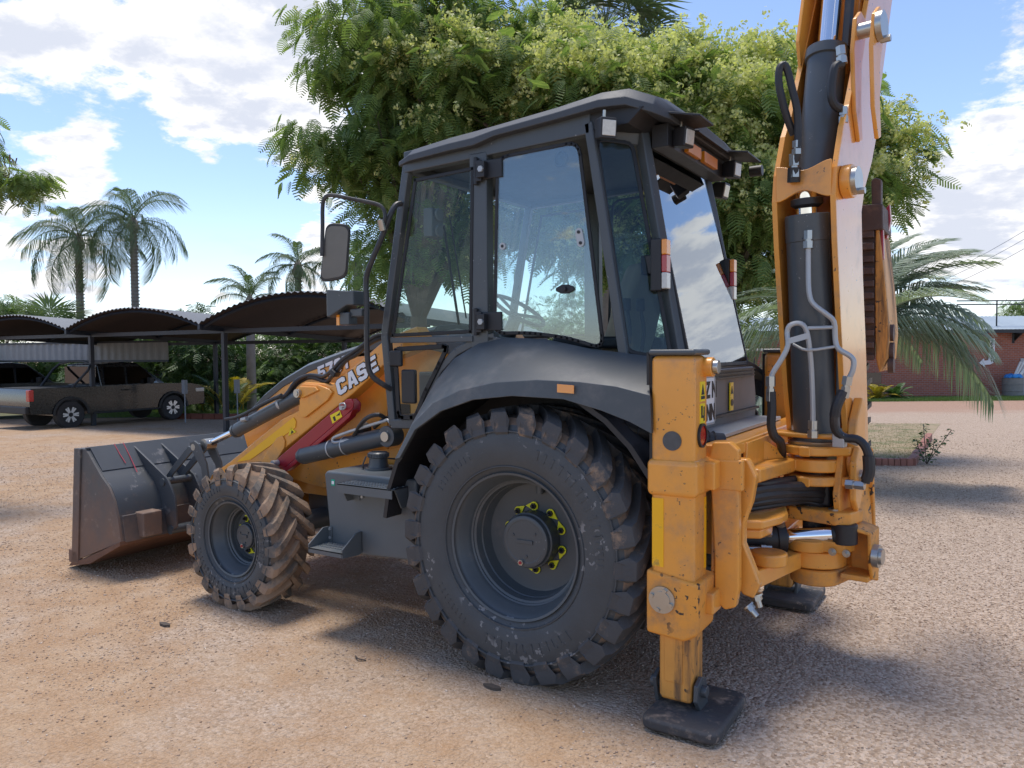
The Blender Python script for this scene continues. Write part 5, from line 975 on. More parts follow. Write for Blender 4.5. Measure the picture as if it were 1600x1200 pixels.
mt.update(
 ground=mground(), brickwall=brickmat(),
 leaf=leafmat('feather_leaf', (.075, .135, .045), (.27, .34, .12), .38), leafd=leafmat('dark_leaf', (.03, .07, .022), (.08, .14, .045), .2),
 flower=leafmat('pale_flower', (.40, .42, .16), (.72, .68, .36), .35), pod=leafmat('brown_pod', (.10, .05, .035), (.16, .08, .05), .1),
 palmleaf=leafmat('palm_leaf', (.06, .10, .055), (.16, .21, .11), .25), pindo=leafmat('blue_green_palm_leaf', (.14, .19, .14), (.34, .40, .31), .25), dryleaf=leafmat('dry_palm_leaf', (.20, .15, .08), (.30, .24, .14), .15),
 hedge=leafmat('hedge_leaf', (.055, .11, .035), (.17, .24, .085), .35), goldleaf=leafmat('golden_leaf', (.16, .18, .03), (.50, .34, .03), .3), sprig=leafmat('weed_leaf', (.04, .09, .03), (.10, .17, .06), .2),
 grass=leafmat('grass_blade', (.06, .12, .025), (.17, .23, .07), .25), drygrass=leafmat('dry_grass_blade', (.14, .15, .06), (.30, .27, .14), .2),
 bark=M('bark', (.16, .125, .10), .9, var=.35, scale=5, bump=.6, bscale=12), palmbark=M('palm_trunk', (.23, .20, .17), .9, var=.35, scale=6, bump=.6, bscale=9),
 twig=M('twig', (.09, .07, .055), .9),
 stone=M('gravel_stone', (.42, .33, .27), .85, var=.5, scale=28), 
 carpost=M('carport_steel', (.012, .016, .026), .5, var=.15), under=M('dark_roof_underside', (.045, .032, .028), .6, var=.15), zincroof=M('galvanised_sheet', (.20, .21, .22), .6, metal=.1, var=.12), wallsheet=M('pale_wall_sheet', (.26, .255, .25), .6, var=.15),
 carpaint=M('grey_green_car_paint', (.009, .009, .009), .28, metal=.3, var=.03, coat=.8), carblack=M('black_car_paint', (.012, .013, .016), .25, var=.05, coat=.8), carwhite=M('white_car_paint', (.62, .64, .66), .3, var=.03, coat=.8),
 plast=M('car_plastic', (.02, .021, .022), .6), alloy=M('alloy_rim', (.66, .66, .67), .3, metal=.6), cart=M('cart_plastic', (.03, .03, .033), .6), carttop=M('cart_roof', (.55, .53, .49), .6),
 kerb=M('red_kerb', (.22, .075, .05), .85, var=.3), brick=M('edging_brick', (.30, .13, .095), .85, var=.35, scale=9, bump=.3), roadred=M('red_soil', (.40, .27, .20), .95, var=.2, bump=.5), path=M('lawn_soil', (.13, .13, .06), .95, var=.3, bump=.5),
 bedsoil=M('dry_bed_soil', (.33, .25, .155), .95, var=.3, scale=3, dirt=((.17, .17, .08), .45, .65, 2.5), bump=.5),
 roofblue=M('blue_grey_roof', (.30, .36, .40), .5, metal=.2, var=.1), gutter=M('dark_gutter', (.018, .024, .028), .5), door=M('pale_door', (.42, .42, .42), .6), drum=M('rusty_drum', (.22, .21, .19), .6, var=.25, dirt=((.45, .25, .05), .62, .72, 5)),
 bag=M('blue_bag', (.02, .22, .55), .45, var=.35, scale=9), pipe=M('white_pipe', (.68, .68, .64), .5), wire=M('wire', (.25, .27, .3), .6), plaster=M('pale_plaster', (.45, .43, .40), .9, var=.1),
)
# ---- ground sheet
ds = list(np.concatenate([np.linspace(-12, 8, 41), np.linspace(8.6, 62, 60), np.array([75, 100, 150, 250, 450, 900, 1800.])])); ls = list(np.concatenate([-np.array([1800, 700, 300, 150, 80.]), np.linspace(-55, 55, 111), np.array([80., 150, 300, 700, 1800])]))
C0 = V((CAM.x, CAM.y, 0)); vs = []
for d in ds:
    for l in ls:
        p = C0+Fh*d+Rh*l
        near = max(0, 1-abs(d-3)/9) if abs(l) < 12 else 0
        vs.append((p.x, p.y, gz(d)))
nl_ = len(ls); b = MB(); b.add(vs, [(i*nl_+j, i*nl_+j+1, (i+1)*nl_+j+1, (i+1)*nl_+j) for i in range(len(ds)-1) for j in range(nl_-1)])
b.build('ground', 'ground', sm=0, recalc=False, kind='structure') if False else None
me = b.mesh('ground', 'ground', sm=0); o = bpy.data.objects.new('ground', me); link(o); o['kind'] = 'structure'

def npmesh(name, verts, faces, mat, parent=None, nv=None, smooth=False, **pr):
    """verts N x 3, faces M x k (all the same k)"""
    me = bpy.data.meshes.new(name); k = faces.shape[1]; me.vertices.add(len(verts)); me.vertices.foreach_set('co', verts.astype(np.float32).ravel())
    me.loops.add(faces.size); me.loops.foreach_set('vertex_index', faces.astype(np.int32).ravel()); me.polygons.add(len(faces))
    me.polygons.foreach_set('loop_start', np.arange(0, faces.size, k, dtype=np.int32)); me.polygons.foreach_set('loop_total', np.full(len(faces), k, dtype=np.int32))
    me.update(calc_edges=True); me.materials.append(mt[mat]); o = bpy.data.objects.new(name, me); link(o, parent); return props(o, **pr)
def rotz(a):
    c, s = np.cos(a), np.sin(a); z = np.zeros_like(a); o = np.ones_like(a)
    return np.stack([np.stack([c, -s, z], -1), np.stack([s, c, z], -1), np.stack([z, z, o], -1)], -2)
def rotx(a):
    c, s = np.cos(a), np.sin(a); z = np.zeros_like(a); o = np.ones_like(a)
    return np.stack([np.stack([o, z, z], -1), np.stack([z, c, -s], -1), np.stack([z, s, c], -1)], -2)
def roty(a):
    c, s = np.cos(a), np.sin(a); z = np.zeros_like(a); o = np.ones_like(a)
    return np.stack([np.stack([c, z, s], -1), np.stack([z, o, z], -1), np.stack([-s, z, c], -1)], -2)
def scatter(tv, tf, pts, Rm, sc):
    """template verts/faces instanced -> joined arrays"""
    n = len(pts); k = len(tv); v = np.einsum('nij,kj->nki', Rm, tv)*sc[:, None, None]+pts[:, None, :]
    f = tf[None]+(np.arange(n)*k)[:, None, None]; return v.reshape(-1, 3), f.reshape(-1, tf.shape[1])
# gravel stones
ot = np.array([[1, 0, 0], [0, 1, 0], [-1, 0, 0], [0, -1, 0], [0, 0, .7], [0, 0, -.6]], float); of = np.array([[0, 1, 4], [1, 2, 4], [2, 3, 4], [3, 0, 4], [1, 0, 5], [2, 1, 5], [3, 2, 5], [0, 3, 5]])
N = 190000; dd = 2.4+15*rng.random(N)**1.7; ll = (rng.random(N)*2-1)*(dd*.72+.3); Fa = np.array(Fh); Ra = np.array(Rh)
pp = np.array(C0)[None]+Fa[None]*dd[:, None]+Ra[None]*ll[:, None]
cl = np.sin(pp[:, 0]*1.7+1)*np.cos(pp[:, 1]*1.3)+np.sin(pp[:, 0]*.6-pp[:, 1]*.9)+.5*np.sin(pp[:, 0]*4.1+pp[:, 1]*3.3)
keep = rng.random(N) < np.clip(.40+.36*cl-.22*(pp[:, 1]-2), .05, 1)*np.clip((17.6-dd)/9, 0, 1); pp = pp[keep]; dd = dd[keep]; n = len(pp)
sz = (.0024+.0050*rng.random(n)**3)*(1+.08*np.maximum(dd-3, 0)); pp[:, 2] = np.array([gz(x) for x in dd])+sz*.25
Rm = rotz(rng.random(n)*6.28) @ rotx(rng.normal(0, .5, n)); Sm = np.stack([1+.5*rng.random(n), .7+.4*rng.random(n), .6+.4*rng.random(n)], -1)
Rm = Rm*Sm[:, None, :]
v, f = scatter(ot, of, pp, Rm, sz); 
m = mt['stone']; nt = m.node_tree; g = nt.nodes.new('ShaderNodeNewGeometry'); cr = nt.nodes.new('ShaderNodeValToRGB'); nt.links.new(g.outputs['Random Per Island'], cr.inputs[0])
el = cr.color_ramp.elements; el[0].color = (.28, .20, .15, 1); el[1].color = (.66, .54, .43, 1); e = el.new(.35); e.color = (.38, .25, .17, 1); e = el.new(.7); e.color = (.48, .35, .25, 1)
nt.links.new(cr.outputs[0], nt.nodes['Principled BSDF'].inputs['Base Color'])
npmesh('gravel', v, f, 'stone', kind='stuff', label='loose gravel scattered over the yard')

# ---- foliage builders
def frond_tpl(npair=9, L=1.0, w=.30, lw=.055, droop=.35):
    """feather leaf: paired narrow pinnae along a drooping midrib, along +x"""
    vs = []; fs = []
    for i in range(npair):
        t = (i+1)/npair; x = t*L; z = -droop*t*t*L; wl = w*math.sin(math.pi*(.15+.8*t))**.7
        for s in (-1, 1):
            b_ = len(vs); vs += [(x-lw*.5, 0, z), (x+lw*.5, 0, z), (x+lw*.9+wl*.35, s*wl*.98, z-.22*wl), (x-lw*.1+wl*.35, s*wl, z-.25*wl)]; fs.append((b_, b_+1, b_+2, b_+3))
    return np.array(vs, float), np.array(fs)
def leafcloud(name, clumps, per, spread, size, tpl, mat, parent, droop=.5, flat=.7, up=0.0, outward=True):
    tv, tf = tpl; n = len(clumps)*per; c = np.repeat(np.array(clumps), per, 0)
    off = np.clip(rng.normal(0, 1, (n, 3)), -1.7, 1.7)*np.array([spread, spread, spread*flat]); pts = c+off; pts[:, 2] += up
    az = np.arctan2(off[:, 1], off[:, 0])+rng.normal(0, .6, n); pit = rng.normal(droop, .35, n)
    Rm = rotz(az) @ roty(pit) @ rotx(rng.normal(0, .4, n)); sc = size*(.6+.8*rng.random(n)); v, f = scatter(tv, tf, pts, Rm, sc); return npmesh(name, v, f, mat, parent)
def shell_pts(blobs, n, inner=.55):
    """points in the outer part of a set of ellipsoids, more to larger ones"""
    w = np.array([b[1]*b[2]*b[3] for b in blobs])**.7; w /= w.sum(); out = []
    ids = rng.choice(len(blobs), n, p=w)
    for i in ids:
        c, rx, ry, rz_ = blobs[i]; d = rng.normal(0, 1, 3); d /= np.linalg.norm(d); r = inner+(1-inner)*rng.random()**.6; out.append(np.array(c)+d*r*np.array([rx, ry, rz_]))
    return np.array(out)
def tree(label, base, blobs, nclump, per, spread, size, leafm, trunk_r=.16, tpl=None, name='broadleaf_tree', cat='tree', group=None, flowers=0, fl_sel=None, droop=.6, lean=(0, 0), trunk='bark', limbs=24, inner=.5):
    t = empty(name, base, label, cat, group); tpl = tpl or frond_tpl()
    cl = shell_pts(blobs, nclump, inner); leafcloud('crown', cl, per, spread, size, tpl, leafm, t, droop)
    top = sum((V(b[0]) for b in blobs), V())/len(blobs); base = V(base); b = MB()
    fork = base.lerp(V((top.x, top.y, top.z)), .45)+V((lean[0], lean[1], 0))
    b.tube([base-V((0, 0, .1)), base.lerp(fork, .5)+V((.05, .05, 0)), fork], lambda q: trunk_r*(1.15-.4*q), n=10)
    sel = cl[rng.choice(len(cl), min(limbs, len(cl)), replace=False)]
    for c in sel:
        c = V(c); m1 = fork.lerp(c, .45)+V((0, 0, .35)); b.tube([fork-V((0, 0, .1)), m1, c], lambda q: trunk_r*(.45*(1-q)+.05), n=5)
    b.build('trunk', trunk, t)
    if flowers:
        cf = cl if fl_sel is None else np.array([c for c in cl if fl_sel(c)])
        fv = []; ff = []
        for i in range(15):
            d = rng.normal(0, 1, 3); d /= np.linalg.norm(d); d *= .5+.9*rng.random(); a = np.cross(d, [0, 0, 1.]); a /= np.linalg.norm(a)+1e-6; e = np.cross(d, a); c0 = d*.5+np.array([0, 0, .1]); k = len(fv)
            fv += [c0-a*.15-e*.11, c0+a*.15-e*.11, c0+a*.12+e*.13, c0-a*.12+e*.13]; ff.append((k, k+1, k+2, k+3))
        pts = np.repeat(cf, flowers, 0); pts = pts+rng.normal(0, 1, pts.shape)*np.array([spread*1.0, spread*1.0, spread*.45])+np.array([0, 0, spread*.5])
        n = len(pts); v, f = scatter(np.array(fv), np.array(ff), pts, rotz(rng.random(n)*6.28) @ rotx(rng.random(n)*6.28), .085+.085*rng.random(n)); npmesh('flower_cluster', v, f, 'flower', t)
    return t
def BP(px, py, d): p = D(px, py, d); return (p.x, p.y, p.z)
# ---- big feathery tree behind the cab (two trunks = two trees)
ft = frond_tpl(9, 1, .36, .075, .45)
b1 = [(BP(600, 70, 13.6), 1.5, 1.5, 1.1), (BP(700, 170, 13.4), 1.6, 1.6, 1.2), (BP(620, 250, 13.6), 1.1, 1.1, .8), (BP(520, 240, 13.2), .7, .7, .35), (BP(770, 60, 13.8), 1.3, 1.3, .9), (BP(620, 345, 13.6), .7, .7, .7), (BP(800, 280, 13.8), 1.6, 1.6, 1.3), (BP(545, 60, 13.5), .6, .6, .7), (BP(705, 375, 14), 1.0, 1.0, .7), (BP(585, 400, 13.8), .55, .55, .5), (BP(500, 215, 13.3), .5, .5, .2)]
tree('tall feathery dark green tree drooping behind the front half of the cab', tuple(bpt(668, 14)), b1, 250, 30, .25, .30, 'leaf', .20, ft, 'feathery_tree', flowers=14, fl_sel=lambda c: rng.random() < (.65 if (np.array(c)-np.array(CAM))@Ra/13.6 > -.13 else .12), droop=.65, limbs=40)
b2 = [(BP(930, 185, 13), 1.6, 1.6, 1.1), (BP(1080, 190, 12.8), 1.6, 1.6, 1.15), (BP(1190, 180, 13), 1.2, 1.2, 1.1), (BP(1180, 290, 12.6), 1.2, 1.2, 1.2), (BP(1160, 390, 12.8), 1.1, 1.1, .9), (BP(1000, 320, 13), 1.6, 1.6, 1.3), (BP(1270, 210, 13.2), .9, .9, 1.1), (BP(1385, 215, 13.2), .38, .38, .55), (BP(1400, 285, 13.2), .42, .42, .45), (BP(1330, 310, 13), .8, .8, .5), (BP(860, 150, 13.4), 1.3, 1.3, .95), (BP(700, 110, 13.1), 1.2, 1.2, .6)]
tree('broad feathery tree covered in pale yellow flower clusters behind the cab roof and boom', tuple(bpt(1120, 13)), b2, 400, 34, .27, .30, 'leaf', .22, ft, 'flowering_tree', flowers=75, fl_sel=lambda c: rng.random() < .9, droop=.5, limbs=34)
# ---- branches entering at the left
lb = [(BP(10, 285, 9), .42, .42, .16), (BP(40, 275, 9), .28, .28, .08), (BP(8, 142, 9.2), .26, .26, .07), (BP(38, 300, 9), .26, .26, .12), (BP(-90, 230, 9), .6, .6, .5)]
lt = tree('spreading tree at the left edge with leafy branches and hanging brown pods', tuple(bpt(-190, 9.5)), lb, 60, 26, .09, .15, 'leaf', .14, ft, 'feathery_tree', droop=.5, limbs=16)
pc = np.array([BP(2+rng.normal(0, 10), 262+rng.normal(0, 12), 9) for _ in range(14)]); leafcloud('seed_pod', pc, 5, .05, .10, (np.array([[0, -.09, 0], [1, -.07, 0], [1, .07, 0], [0, .09, 0.]]), np.array([[0, 1, 2, 3]])), 'pod', lt, droop=1.4)

# ---- palms
def palm_frond_mesh(name, L, leaf, arch, n, mat, vdrop=.35, wid=.016, fold=.5):
    """one arching feather frond from the origin along +x"""
    b = MB(); P_ = []
    for i in range(13):
        t = i/12; a = arch*t; P_.append(V((L*(t-.18*t*t*abs(arch)), 0, L*(.42*t-.62*arch*t*t))))
    b.tube(P_, lambda q: .016*(1.1-q)*L/2+.003, n=4, smooth=0)
    for i in range(n):
        t = .12+.88*i/(n-1); k = t*12; j = min(int(k), 11); p = P_[j].lerp(P_[j+1], k-j); d = (P_[j+1]-P_[j]).normalized()
        ll = leaf*(math.sin(math.pi*min(.98, .12+.82*t))**.6); 
        for s in (-1, 1):
            sd = (V((0, s, 0))*(1-.45*t)+d*(.45+.5*t)+V((0, 0, fold*.5))+V((random.uniform(-.08, .08), random.uniform(-.08, .08), random.uniform(-.1, .1)))).normalized()
            m = p+sd*ll*.5; e = p+sd*ll*.92+V((0, 0, -vdrop*ll)); w = V((0, 0, 1)).cross(sd).normalized()*wid
            b.add([p-w*.6, p+w*.6, m+w, m-w], [(0, 1, 2, 3)]); b.add([m-w, m+w, e], [(0, 1, 2)])
    return b.mesh(name, mat, sm=0, recalc=False)
def palm(label, base, H, fronds, nf, mat_dry=None, trunk_r=.13, name='queen_palm', group=None, rng_=(0, 6.28), tilt=(-.9, 1.0), crownshaft=True, hang=0):
    t = empty(name, base, label, 'palm tree', group); b = MB(); base = V(base); topp = base+V((0, 0, H))
    b.tube([base-V((0, 0, .1)), base+V((.03, 0, H*.5)), topp], lambda q: trunk_r*(1-.25*q), n=12, smooth=6)
    for k in range(int(H/.16)):
        if H < 12: b.lathe(base+V((0, 0, .1+k*.16)), (0, 0, 1), [(0, trunk_r*.99), (.03, trunk_r*1.06), (.05, trunk_r*.98)], 10, 0, False)
    if crownshaft: b.lathe(topp-V((0, 0, .5)), (0, 0, 1), [(0, trunk_r*.8), (.25, trunk_r*1.5), (.6, trunk_r*.9), (.85, .04)], 12)
    b.build('trunk', 'palmbark', t)
    for i in range(nf):
        me = fronds[i % len(fronds)]; o = bpy.data.objects.new('frond', me); q = (i+.5)/nf; az = i*2.39996
        link(o, t, True); o.location = (0, 0, H+.05+random.uniform(-.08, .12)); el = tilt[1]+(tilt[0]-tilt[1])*(q**.9)+random.uniform(-.12, .12); o.rotation_euler = (random.uniform(-.25, .25), -el, az); s = random.uniform(.85, 1.1); o.scale = (s, s, s)
    return t
qf = [palm_frond_mesh('queen_frond', 2.5, .62, .85, 44, 'palmleaf', .75), palm_frond_mesh('queen_frond', 2.3, .55, 1.15, 42, 'palmleaf', .9)]
qfb = [palm_frond_mesh('queen_frond', 3.3, .95, 1.05, 62, 'palmleaf', .9, .012), palm_frond_mesh('queen_frond', 3.0, .9, 1.3, 58, 'palmleaf', 1.1, .012)]
qf2 = [palm_frond_mesh('small_frond', 1.8, .5, .9, 34, 'palmleaf', .6)]
palm('queen palm with a leaning shaggy crown, left of the pair behind the carport', bpt(128, 36), 7.6, qfb, 18, trunk_r=.19)
palm('queen palm with a wide crown, right of the pair behind the carport', bpt(214, 36), 8.4, qfb, 17, trunk_r=.19)
palm('small palm with few upright fronds above the middle carport roof', bpt(392, 36), 4.7, qf, 9, tilt=(.1, 1.2), trunk_r=.2)
palm('queen palm with a thin crown left of the cab mirror', bpt(468, 37), 6.4, qf, 15, trunk_r=.2)
palm('queen palm partly hidden behind the cab mirror', bpt(560, 37), 6.6, qf, 16, trunk_r=.2)
fanv = MB()
for i in range(17):
    a = R_(-120+i*15); c = V((math.cos(a)*.55, math.sin(a)*.55, 0)); w = V((-math.sin(a), math.cos(a), 0))*.045; e = V((math.cos(a)*1.0, math.sin(a)*1.0, -.12)); k = V((.0, 0, 0)); fanv.add([k, c-w+V((0, 0, .02)), e, c+w+V((0, 0, .02))], [(0, 1, 2, 3)])
fanv.tube([(-.9, 0, -.12), (-.4, 0, 0), (0, 0, 0)], .012, n=4); fm = fanv.mesh('fan_leaf', 'palmleaf', sm=0, recalc=False)
def fanpalm(label, base, H, nf, s0, tilt=(-.6, 1.2), trunk_r=.16):
    t = empty('fan_palm', base, label, 'palm tree'); b = MB(); base = V(base); b.tube([base-V((0, 0, .1)), base+V((0, 0, H))], trunk_r, n=12); b.build('trunk', 'palmbark', t)
    for i in range(nf):
        o = bpy.data.objects.new('frond', fm); link(o, t, True); az = i*2.39996; q = (i+.5)/nf; el = tilt[1]+(tilt[0]-tilt[1])*q; r = .95*s0; o.location = (math.cos(az)*math.cos(el)*r, math.sin(az)*math.cos(el)*r, H+math.sin(el)*r); o.rotation_euler = (random.uniform(-.3, .3), -el+.25, az); o.scale = (s0,)*3
fanpalm('tall fan palm rising above the flowering tree', bpt(948, 19), 9.6, 40, 1.15)
fanpalm('fan palm peeping over the left carport roof', bpt(84, 33), 3.1, 16, 1.1, (0.1, 1.3))
# blue green feather palm at the right
pf = [palm_frond_mesh('pindo_frond', 2.0, .55, .85, 76, 'pindo', .30, .010, .6), palm_frond_mesh('pindo_frond', 2.2, .58, 1.05, 78, 'pindo', .7, .010, .3)]
pb = bpt(1328, 9.6); pt = empty('feather_palm', pb, 'blue-green feather palm with long drooping fronds behind the raised boom', 'palm tree'); b = MB(); b.tube([pb-V((0, 0, .1)), pb+V((0, 0, 1.0)), pb+V((0, 0, 1.8))], lambda q: .22-.05*q, n=12)
for k in range(26): 
    a = k*2.4; zz = .3+k*.06; b.obox(pb+V((math.cos(a)*.2, math.sin(a)*.2, zz)), ((math.cos(a)*.05, math.sin(a)*.05, .05), (-math.sin(a)*.06, math.cos(a)*.06, 0), (0, 0, .03)))
b.build('trunk', 'palmbark', pt)
azR = math.atan2(Rh.y, Rh.x)
for (daz, el, s, k) in ((0.05, .55, .9, 0), (.25, .35, .85, 0), (-.3, .52, .9, 0), (.1, .78, 1.0, 0), (-.15, .95, .95, 0), (.5, .1, .8, 1), (-.5, .2, .8, 1), (.3, 1.1, .9, 0), (-.05, .40, .9, 1), (.12, -.10, 1.12, 1), (1.0, .3, .9, 0), (-1.0, .4, .9, 0), (3.1, .15, .95, 1), (2.8, -.1, 1.0, 1), (3.4, .3, .9, 0), (2.5, .5, .9, 0), (3.6, -.2, .95, 1), (1.8, .2, .9, 1), (-1.8, .4, .8, 0), (2.2, .9, .8, 0), (-.2, .66, 1.05, 0), (.2, .25, .85, 1), (-.1, .3, .85, 1), (.35, .62, 1.0, 0), (-.4, .8, .95, 0), (.0, .10, .85, 1), (.42, .9, .9, 0)):
    o = bpy.data.objects.new('frond', pf[k]); link(o, pt, True); o.location = (0, 0, 1.85); o.rotation_euler = (random.uniform(-.3, .3), -el, azR+daz); o.scale = (s, s, s)

# ---- hedge and trees behind the carport and elsewhere
ht = frond_tpl(5, 1, .34, .12, .3)
hs = [(-60, 30), (20, 32), (95, 33), (165, 31), (235, 30), (285, 33), (340, 30), (395, 34), (440, 30), (490, 32), (540, 30), (590, 33), (640, 31), (700, 34), (760, 31), (830, 33), (890, 30), (950, 33), (1010, 31), (1070, 33), (1130, 30)]
hl = ['dark bushy tree at the far left edge behind the parked cars', 'bushy tree behind the black canopy vehicle', 'leafy tree in the gap behind the left carport post', 'leafy tree behind the pickup cab', 'dark green tree just right of the pale wall panel', 'leafy tree left of the golden palm', 'dark leafy tree right above the golden palm', 'light green tree beside the bare palm trunk', 'feathery dark tree right of the palm trunk', 'leafy tree above the white car', 'pale green tree left of the rear carport post', 'green tree beside the rear carport post', 'green tree behind the cab front pillar', 'green tree seen low through the cab door glass', 'green tree seen low through the cab side window', 'green tree behind the middle of the cab side window', 'green tree behind the right edge of the cab side window', 'green tree behind the cab corner window', 'green tree hidden behind the cab rear pillar', 'green tree behind the rear window of the cab', 'green tree just left of the golf cart']
for i, (px, d) in enumerate(hs):
    hgt = [2.3, 2.6, 2.6, 2.8, 3.6, 3.4, 3.7, 3.5, 3.9, 4.0, 3.7, 3.9, 3.6, 3.6, 3.6, 4.4, 4.6, 4.4, 4.4, 4.2, 4.0][i]; g = bpt(px, d); bl = [((g.x+random.uniform(-.6, .6), g.y+random.uniform(-.6, .6), g.z+hgt*f_), 1.25, 1.25, hgt*.30) for f_ in (.22, .48, .74)]
    tree(hl[i], tuple(g), bl, 80, 26, .28, .30, 'hedge' if i % 3 else 'leafd', .08, ht, group='trees behind the carport', droop=.3, limbs=10, inner=.3)
for px, py, d, lab in ((4, 500, 40, 'distant dark tree just above the left end of the carport'), (1596, 492, 60, 'distant green tree above the right end of the reception roof')):
    g = bpt(px, d); tree(lab, tuple(g), [(BP(px, py, d), 1.6, 1.6, 1.1)], 40, 24, .4, .4, 'hedge', .12, ht, limbs=6)
# golden palm bush behind the kerb, round shrubs
gbp = bpt(345, 25.5); gp = empty('golden_palm_bush', gbp, 'yellow-green bushy palm beside the red kerb behind the middle carport post', 'palm bush')
gfr = [palm_frond_mesh('golden_frond', 1.5, .4, .8, 26, 'goldleaf', .3), palm_frond_mesh('golden_frond', 1.5, .4, .8, 26, 'sprig', .3)]
for i in range(26):
    o = bpy.data.objects.new('frond', gfr[0 if i % 3 == 0 else 1]); link(o, gp, True); o.location = (random.uniform(-.5, .5), random.uniform(-.5, .5), .2); o.rotation_euler = (0, -random.uniform(.35, 1.2), i*2.4); o.scale = (random.uniform(.8, 1.15),)*3
for px, d, hh, lab in ((300, 27, .7, 'dark rounded shrub left of the golden palm'), (430, 28, .6, 'grey-green shrub right of the palm trunk'), (500, 29, .8, 'rounded green shrub behind the loader arm')):
    g = bpt(px, d); s_ = tree(lab, tuple(g), [((g.x, g.y, g.z+hh*.5), .8, .8, hh*.6)], 30, 24, .16, .2, 'hedge', .03, ht, name='shrub', cat='shrub', limbs=5)
for px in (292, 374):
    g = bpt(px-5, 22.5); b = MB(); b.tube([g, g+V((0, 0, .9))], .02, n=6); b.box((g.x-.07, g.y-.05, g.z+.85), (g.x+.07, g.y+.05, g.z+1.25)); b.build('garden_lamp', 'wire', sm=20, label='dark garden lamp on a thin stake left of the golden palm' if px == 292 else 'dark garden lamp on a thin stake right of the carport post', cat='lamp')
g = bpt(392, 26.5); b = MB(); b.tube([g, g+V((0, 0, 3.4))], lambda q: .17-.03*q, n=12); b.build('palm_trunk', 'palmbark', label='bare grey palm trunk standing under the rear of the carport', cat='palm trunk')
# lawn behind the kerb
def strip(name, pts, mat, z=.004, **pr):
    b = MB(); b.add([(p.x, p.y, gzp(p)+z) for p in pts], [tuple(range(len(pts)))]); return b.build(name, mat, sm=0, **pr)
def sheet(name, px0, px1, d0, d1, mat, z, nx=12, ny=8):
    b = MB(); vs = []
    for j in range(ny+1):
        for i in range(nx+1):
            p = bpt(px0+(px1-px0)*i/nx, d0+(d1-d0)*j/ny); vs.append((p.x, p.y, p.z+z))
    b.add(vs, [(j*(nx+1)+i, j*(nx+1)+i+1, (j+1)*(nx+1)+i+1, (j+1)*(nx+1)+i) for j in range(ny) for i in range(nx)]); return b.build(name, mat, sm=0, kind='structure')
sheet('lawn', -100, 640, 24.8, 45, 'path', .006)
sheet('lawn', 1340, 1720, 31.5, 34.9, 'path', .006)
def grassfield(label, fn, n, size, mat):
    tv = np.array([[-.12, 0, 0], [.12, 0, 0], [.02, .25, 1.0], [-.3, .1, 0], [-.15, .1, 0], [-.35, .35, .8]], float); tf = np.array([[0, 1, 2], [3, 4, 5]])
    pts = np.array([fn() for _ in range(n)]); v, f = scatter(tv, tf, pts, rotz(rng.random(n)*6.28), size*(.5+.8*rng.random(n))); npmesh('grass', v, f, mat, kind='stuff', label=label)
def inpx(px0, px1, d0, d1):
    def fn():
        p = bpt(random.uniform(px0, px1), random.uniform(d0, d1)); return (p.x, p.y, p.z)
    return fn
grassfield('short lawn behind the red kerb', inpx(150, 640, 25, 33), 26000, .10, 'grass'); grassfield('short lawn in front of the reception wall', inpx(1340, 1640, 31.6, 34.8), 16000, .10, 'grass')
# kerb
ka, kb_ = bpt(262, 24.4), bpt(430, 23.4); b = MB(); n = 9
for i in range(n):
    a = ka.lerp(kb_, (i+.02)/n); c = ka.lerp(kb_, (i+.98)/n); b = MB(); b.beam(a+V((0, 0, .07)), c+V((0, 0, .07)), .2, .18, (0, 0, 1)); o = b.build('kerb_block', 'kerb', None, bevel=.02)
    if i == 0: kt = empty('kerb', ka, 'low red kerb between the parking gravel and the lawn', 'kerb')
    o.parent = kt; o.matrix_parent_inverse = wm(kt).inverted()

# ---- carport
CA = V((.53, .85)); 
def LD(l, d, z): p = C0+Rh*l+Fh*d; return V((p.x, p.y, z))
rowd = (.848, -.53)
cp = empty('carport', LD(-7, 18.5, gz(18.5)), 'black steel carport with three barrel vaulted corrugated roofs over the parked cars', 'carport')
starts = [(-17.3, 24.2), (-12.15, 21.0), (-7.3, 18.0), (-2.0, 14.7)]; dep = 5.4
for k in range(3):
    (l0, d0), (l1, d1) = starts[k], starts[k+1]; n = 64
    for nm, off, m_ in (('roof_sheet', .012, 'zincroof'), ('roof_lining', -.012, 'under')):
        r0 = []; r1 = []
        zb0 = 2.40; hh = .58 if k == 2 else .46
        for i in range(n+1):
            t = i/n; z = zb0+hh*4*t*(1-t)+off+(.022 if i % 2 else -.022); l = l0+(l1-l0)*t; d = d0+(d1-d0)*t
            r0.append(LD(l, d, z)); r1.append(LD(l+.53*dep, d+.85*dep, z-.28))
        b = MB(); b.loft([r0, r1], closed=False, caps=False); b.build(nm, m_, cp, sm=0)
    for tt in (.02, .5, .98):
        b = MB(); P_ = [LD(l0+(l1-l0)*t+.53*dep*tt, d0+(d1-d0)*t+.85*dep*tt, zb0+hh*4*t*(1-t)-.07-.28*tt) for t in np.linspace(0, 1, 15)]; b.tube(P_, .035, n=4, smooth=0); b.build('roof_arch', 'carpost', cp)
for k, (l, d) in enumerate(starts):
    b = MB(); b.beam(LD(l, d, 2.33), LD(l+.53*dep, d+.85*dep, 2.05), .12, .08, (0, 0, 1)); b.build('valley_beam', 'carpost', cp)
    for q in ((.7, 4.75) if k < 3 else (4.75,)):
        p = LD(l+.53*q, d+.85*q, 0); g = gzp(p); b = MB(); b.box((p.x-.055, p.y-.055, g), (p.x+.055, p.y+.055, 2.30-.05*q)); b.build('post', 'carpost', cp, bevel=.006)
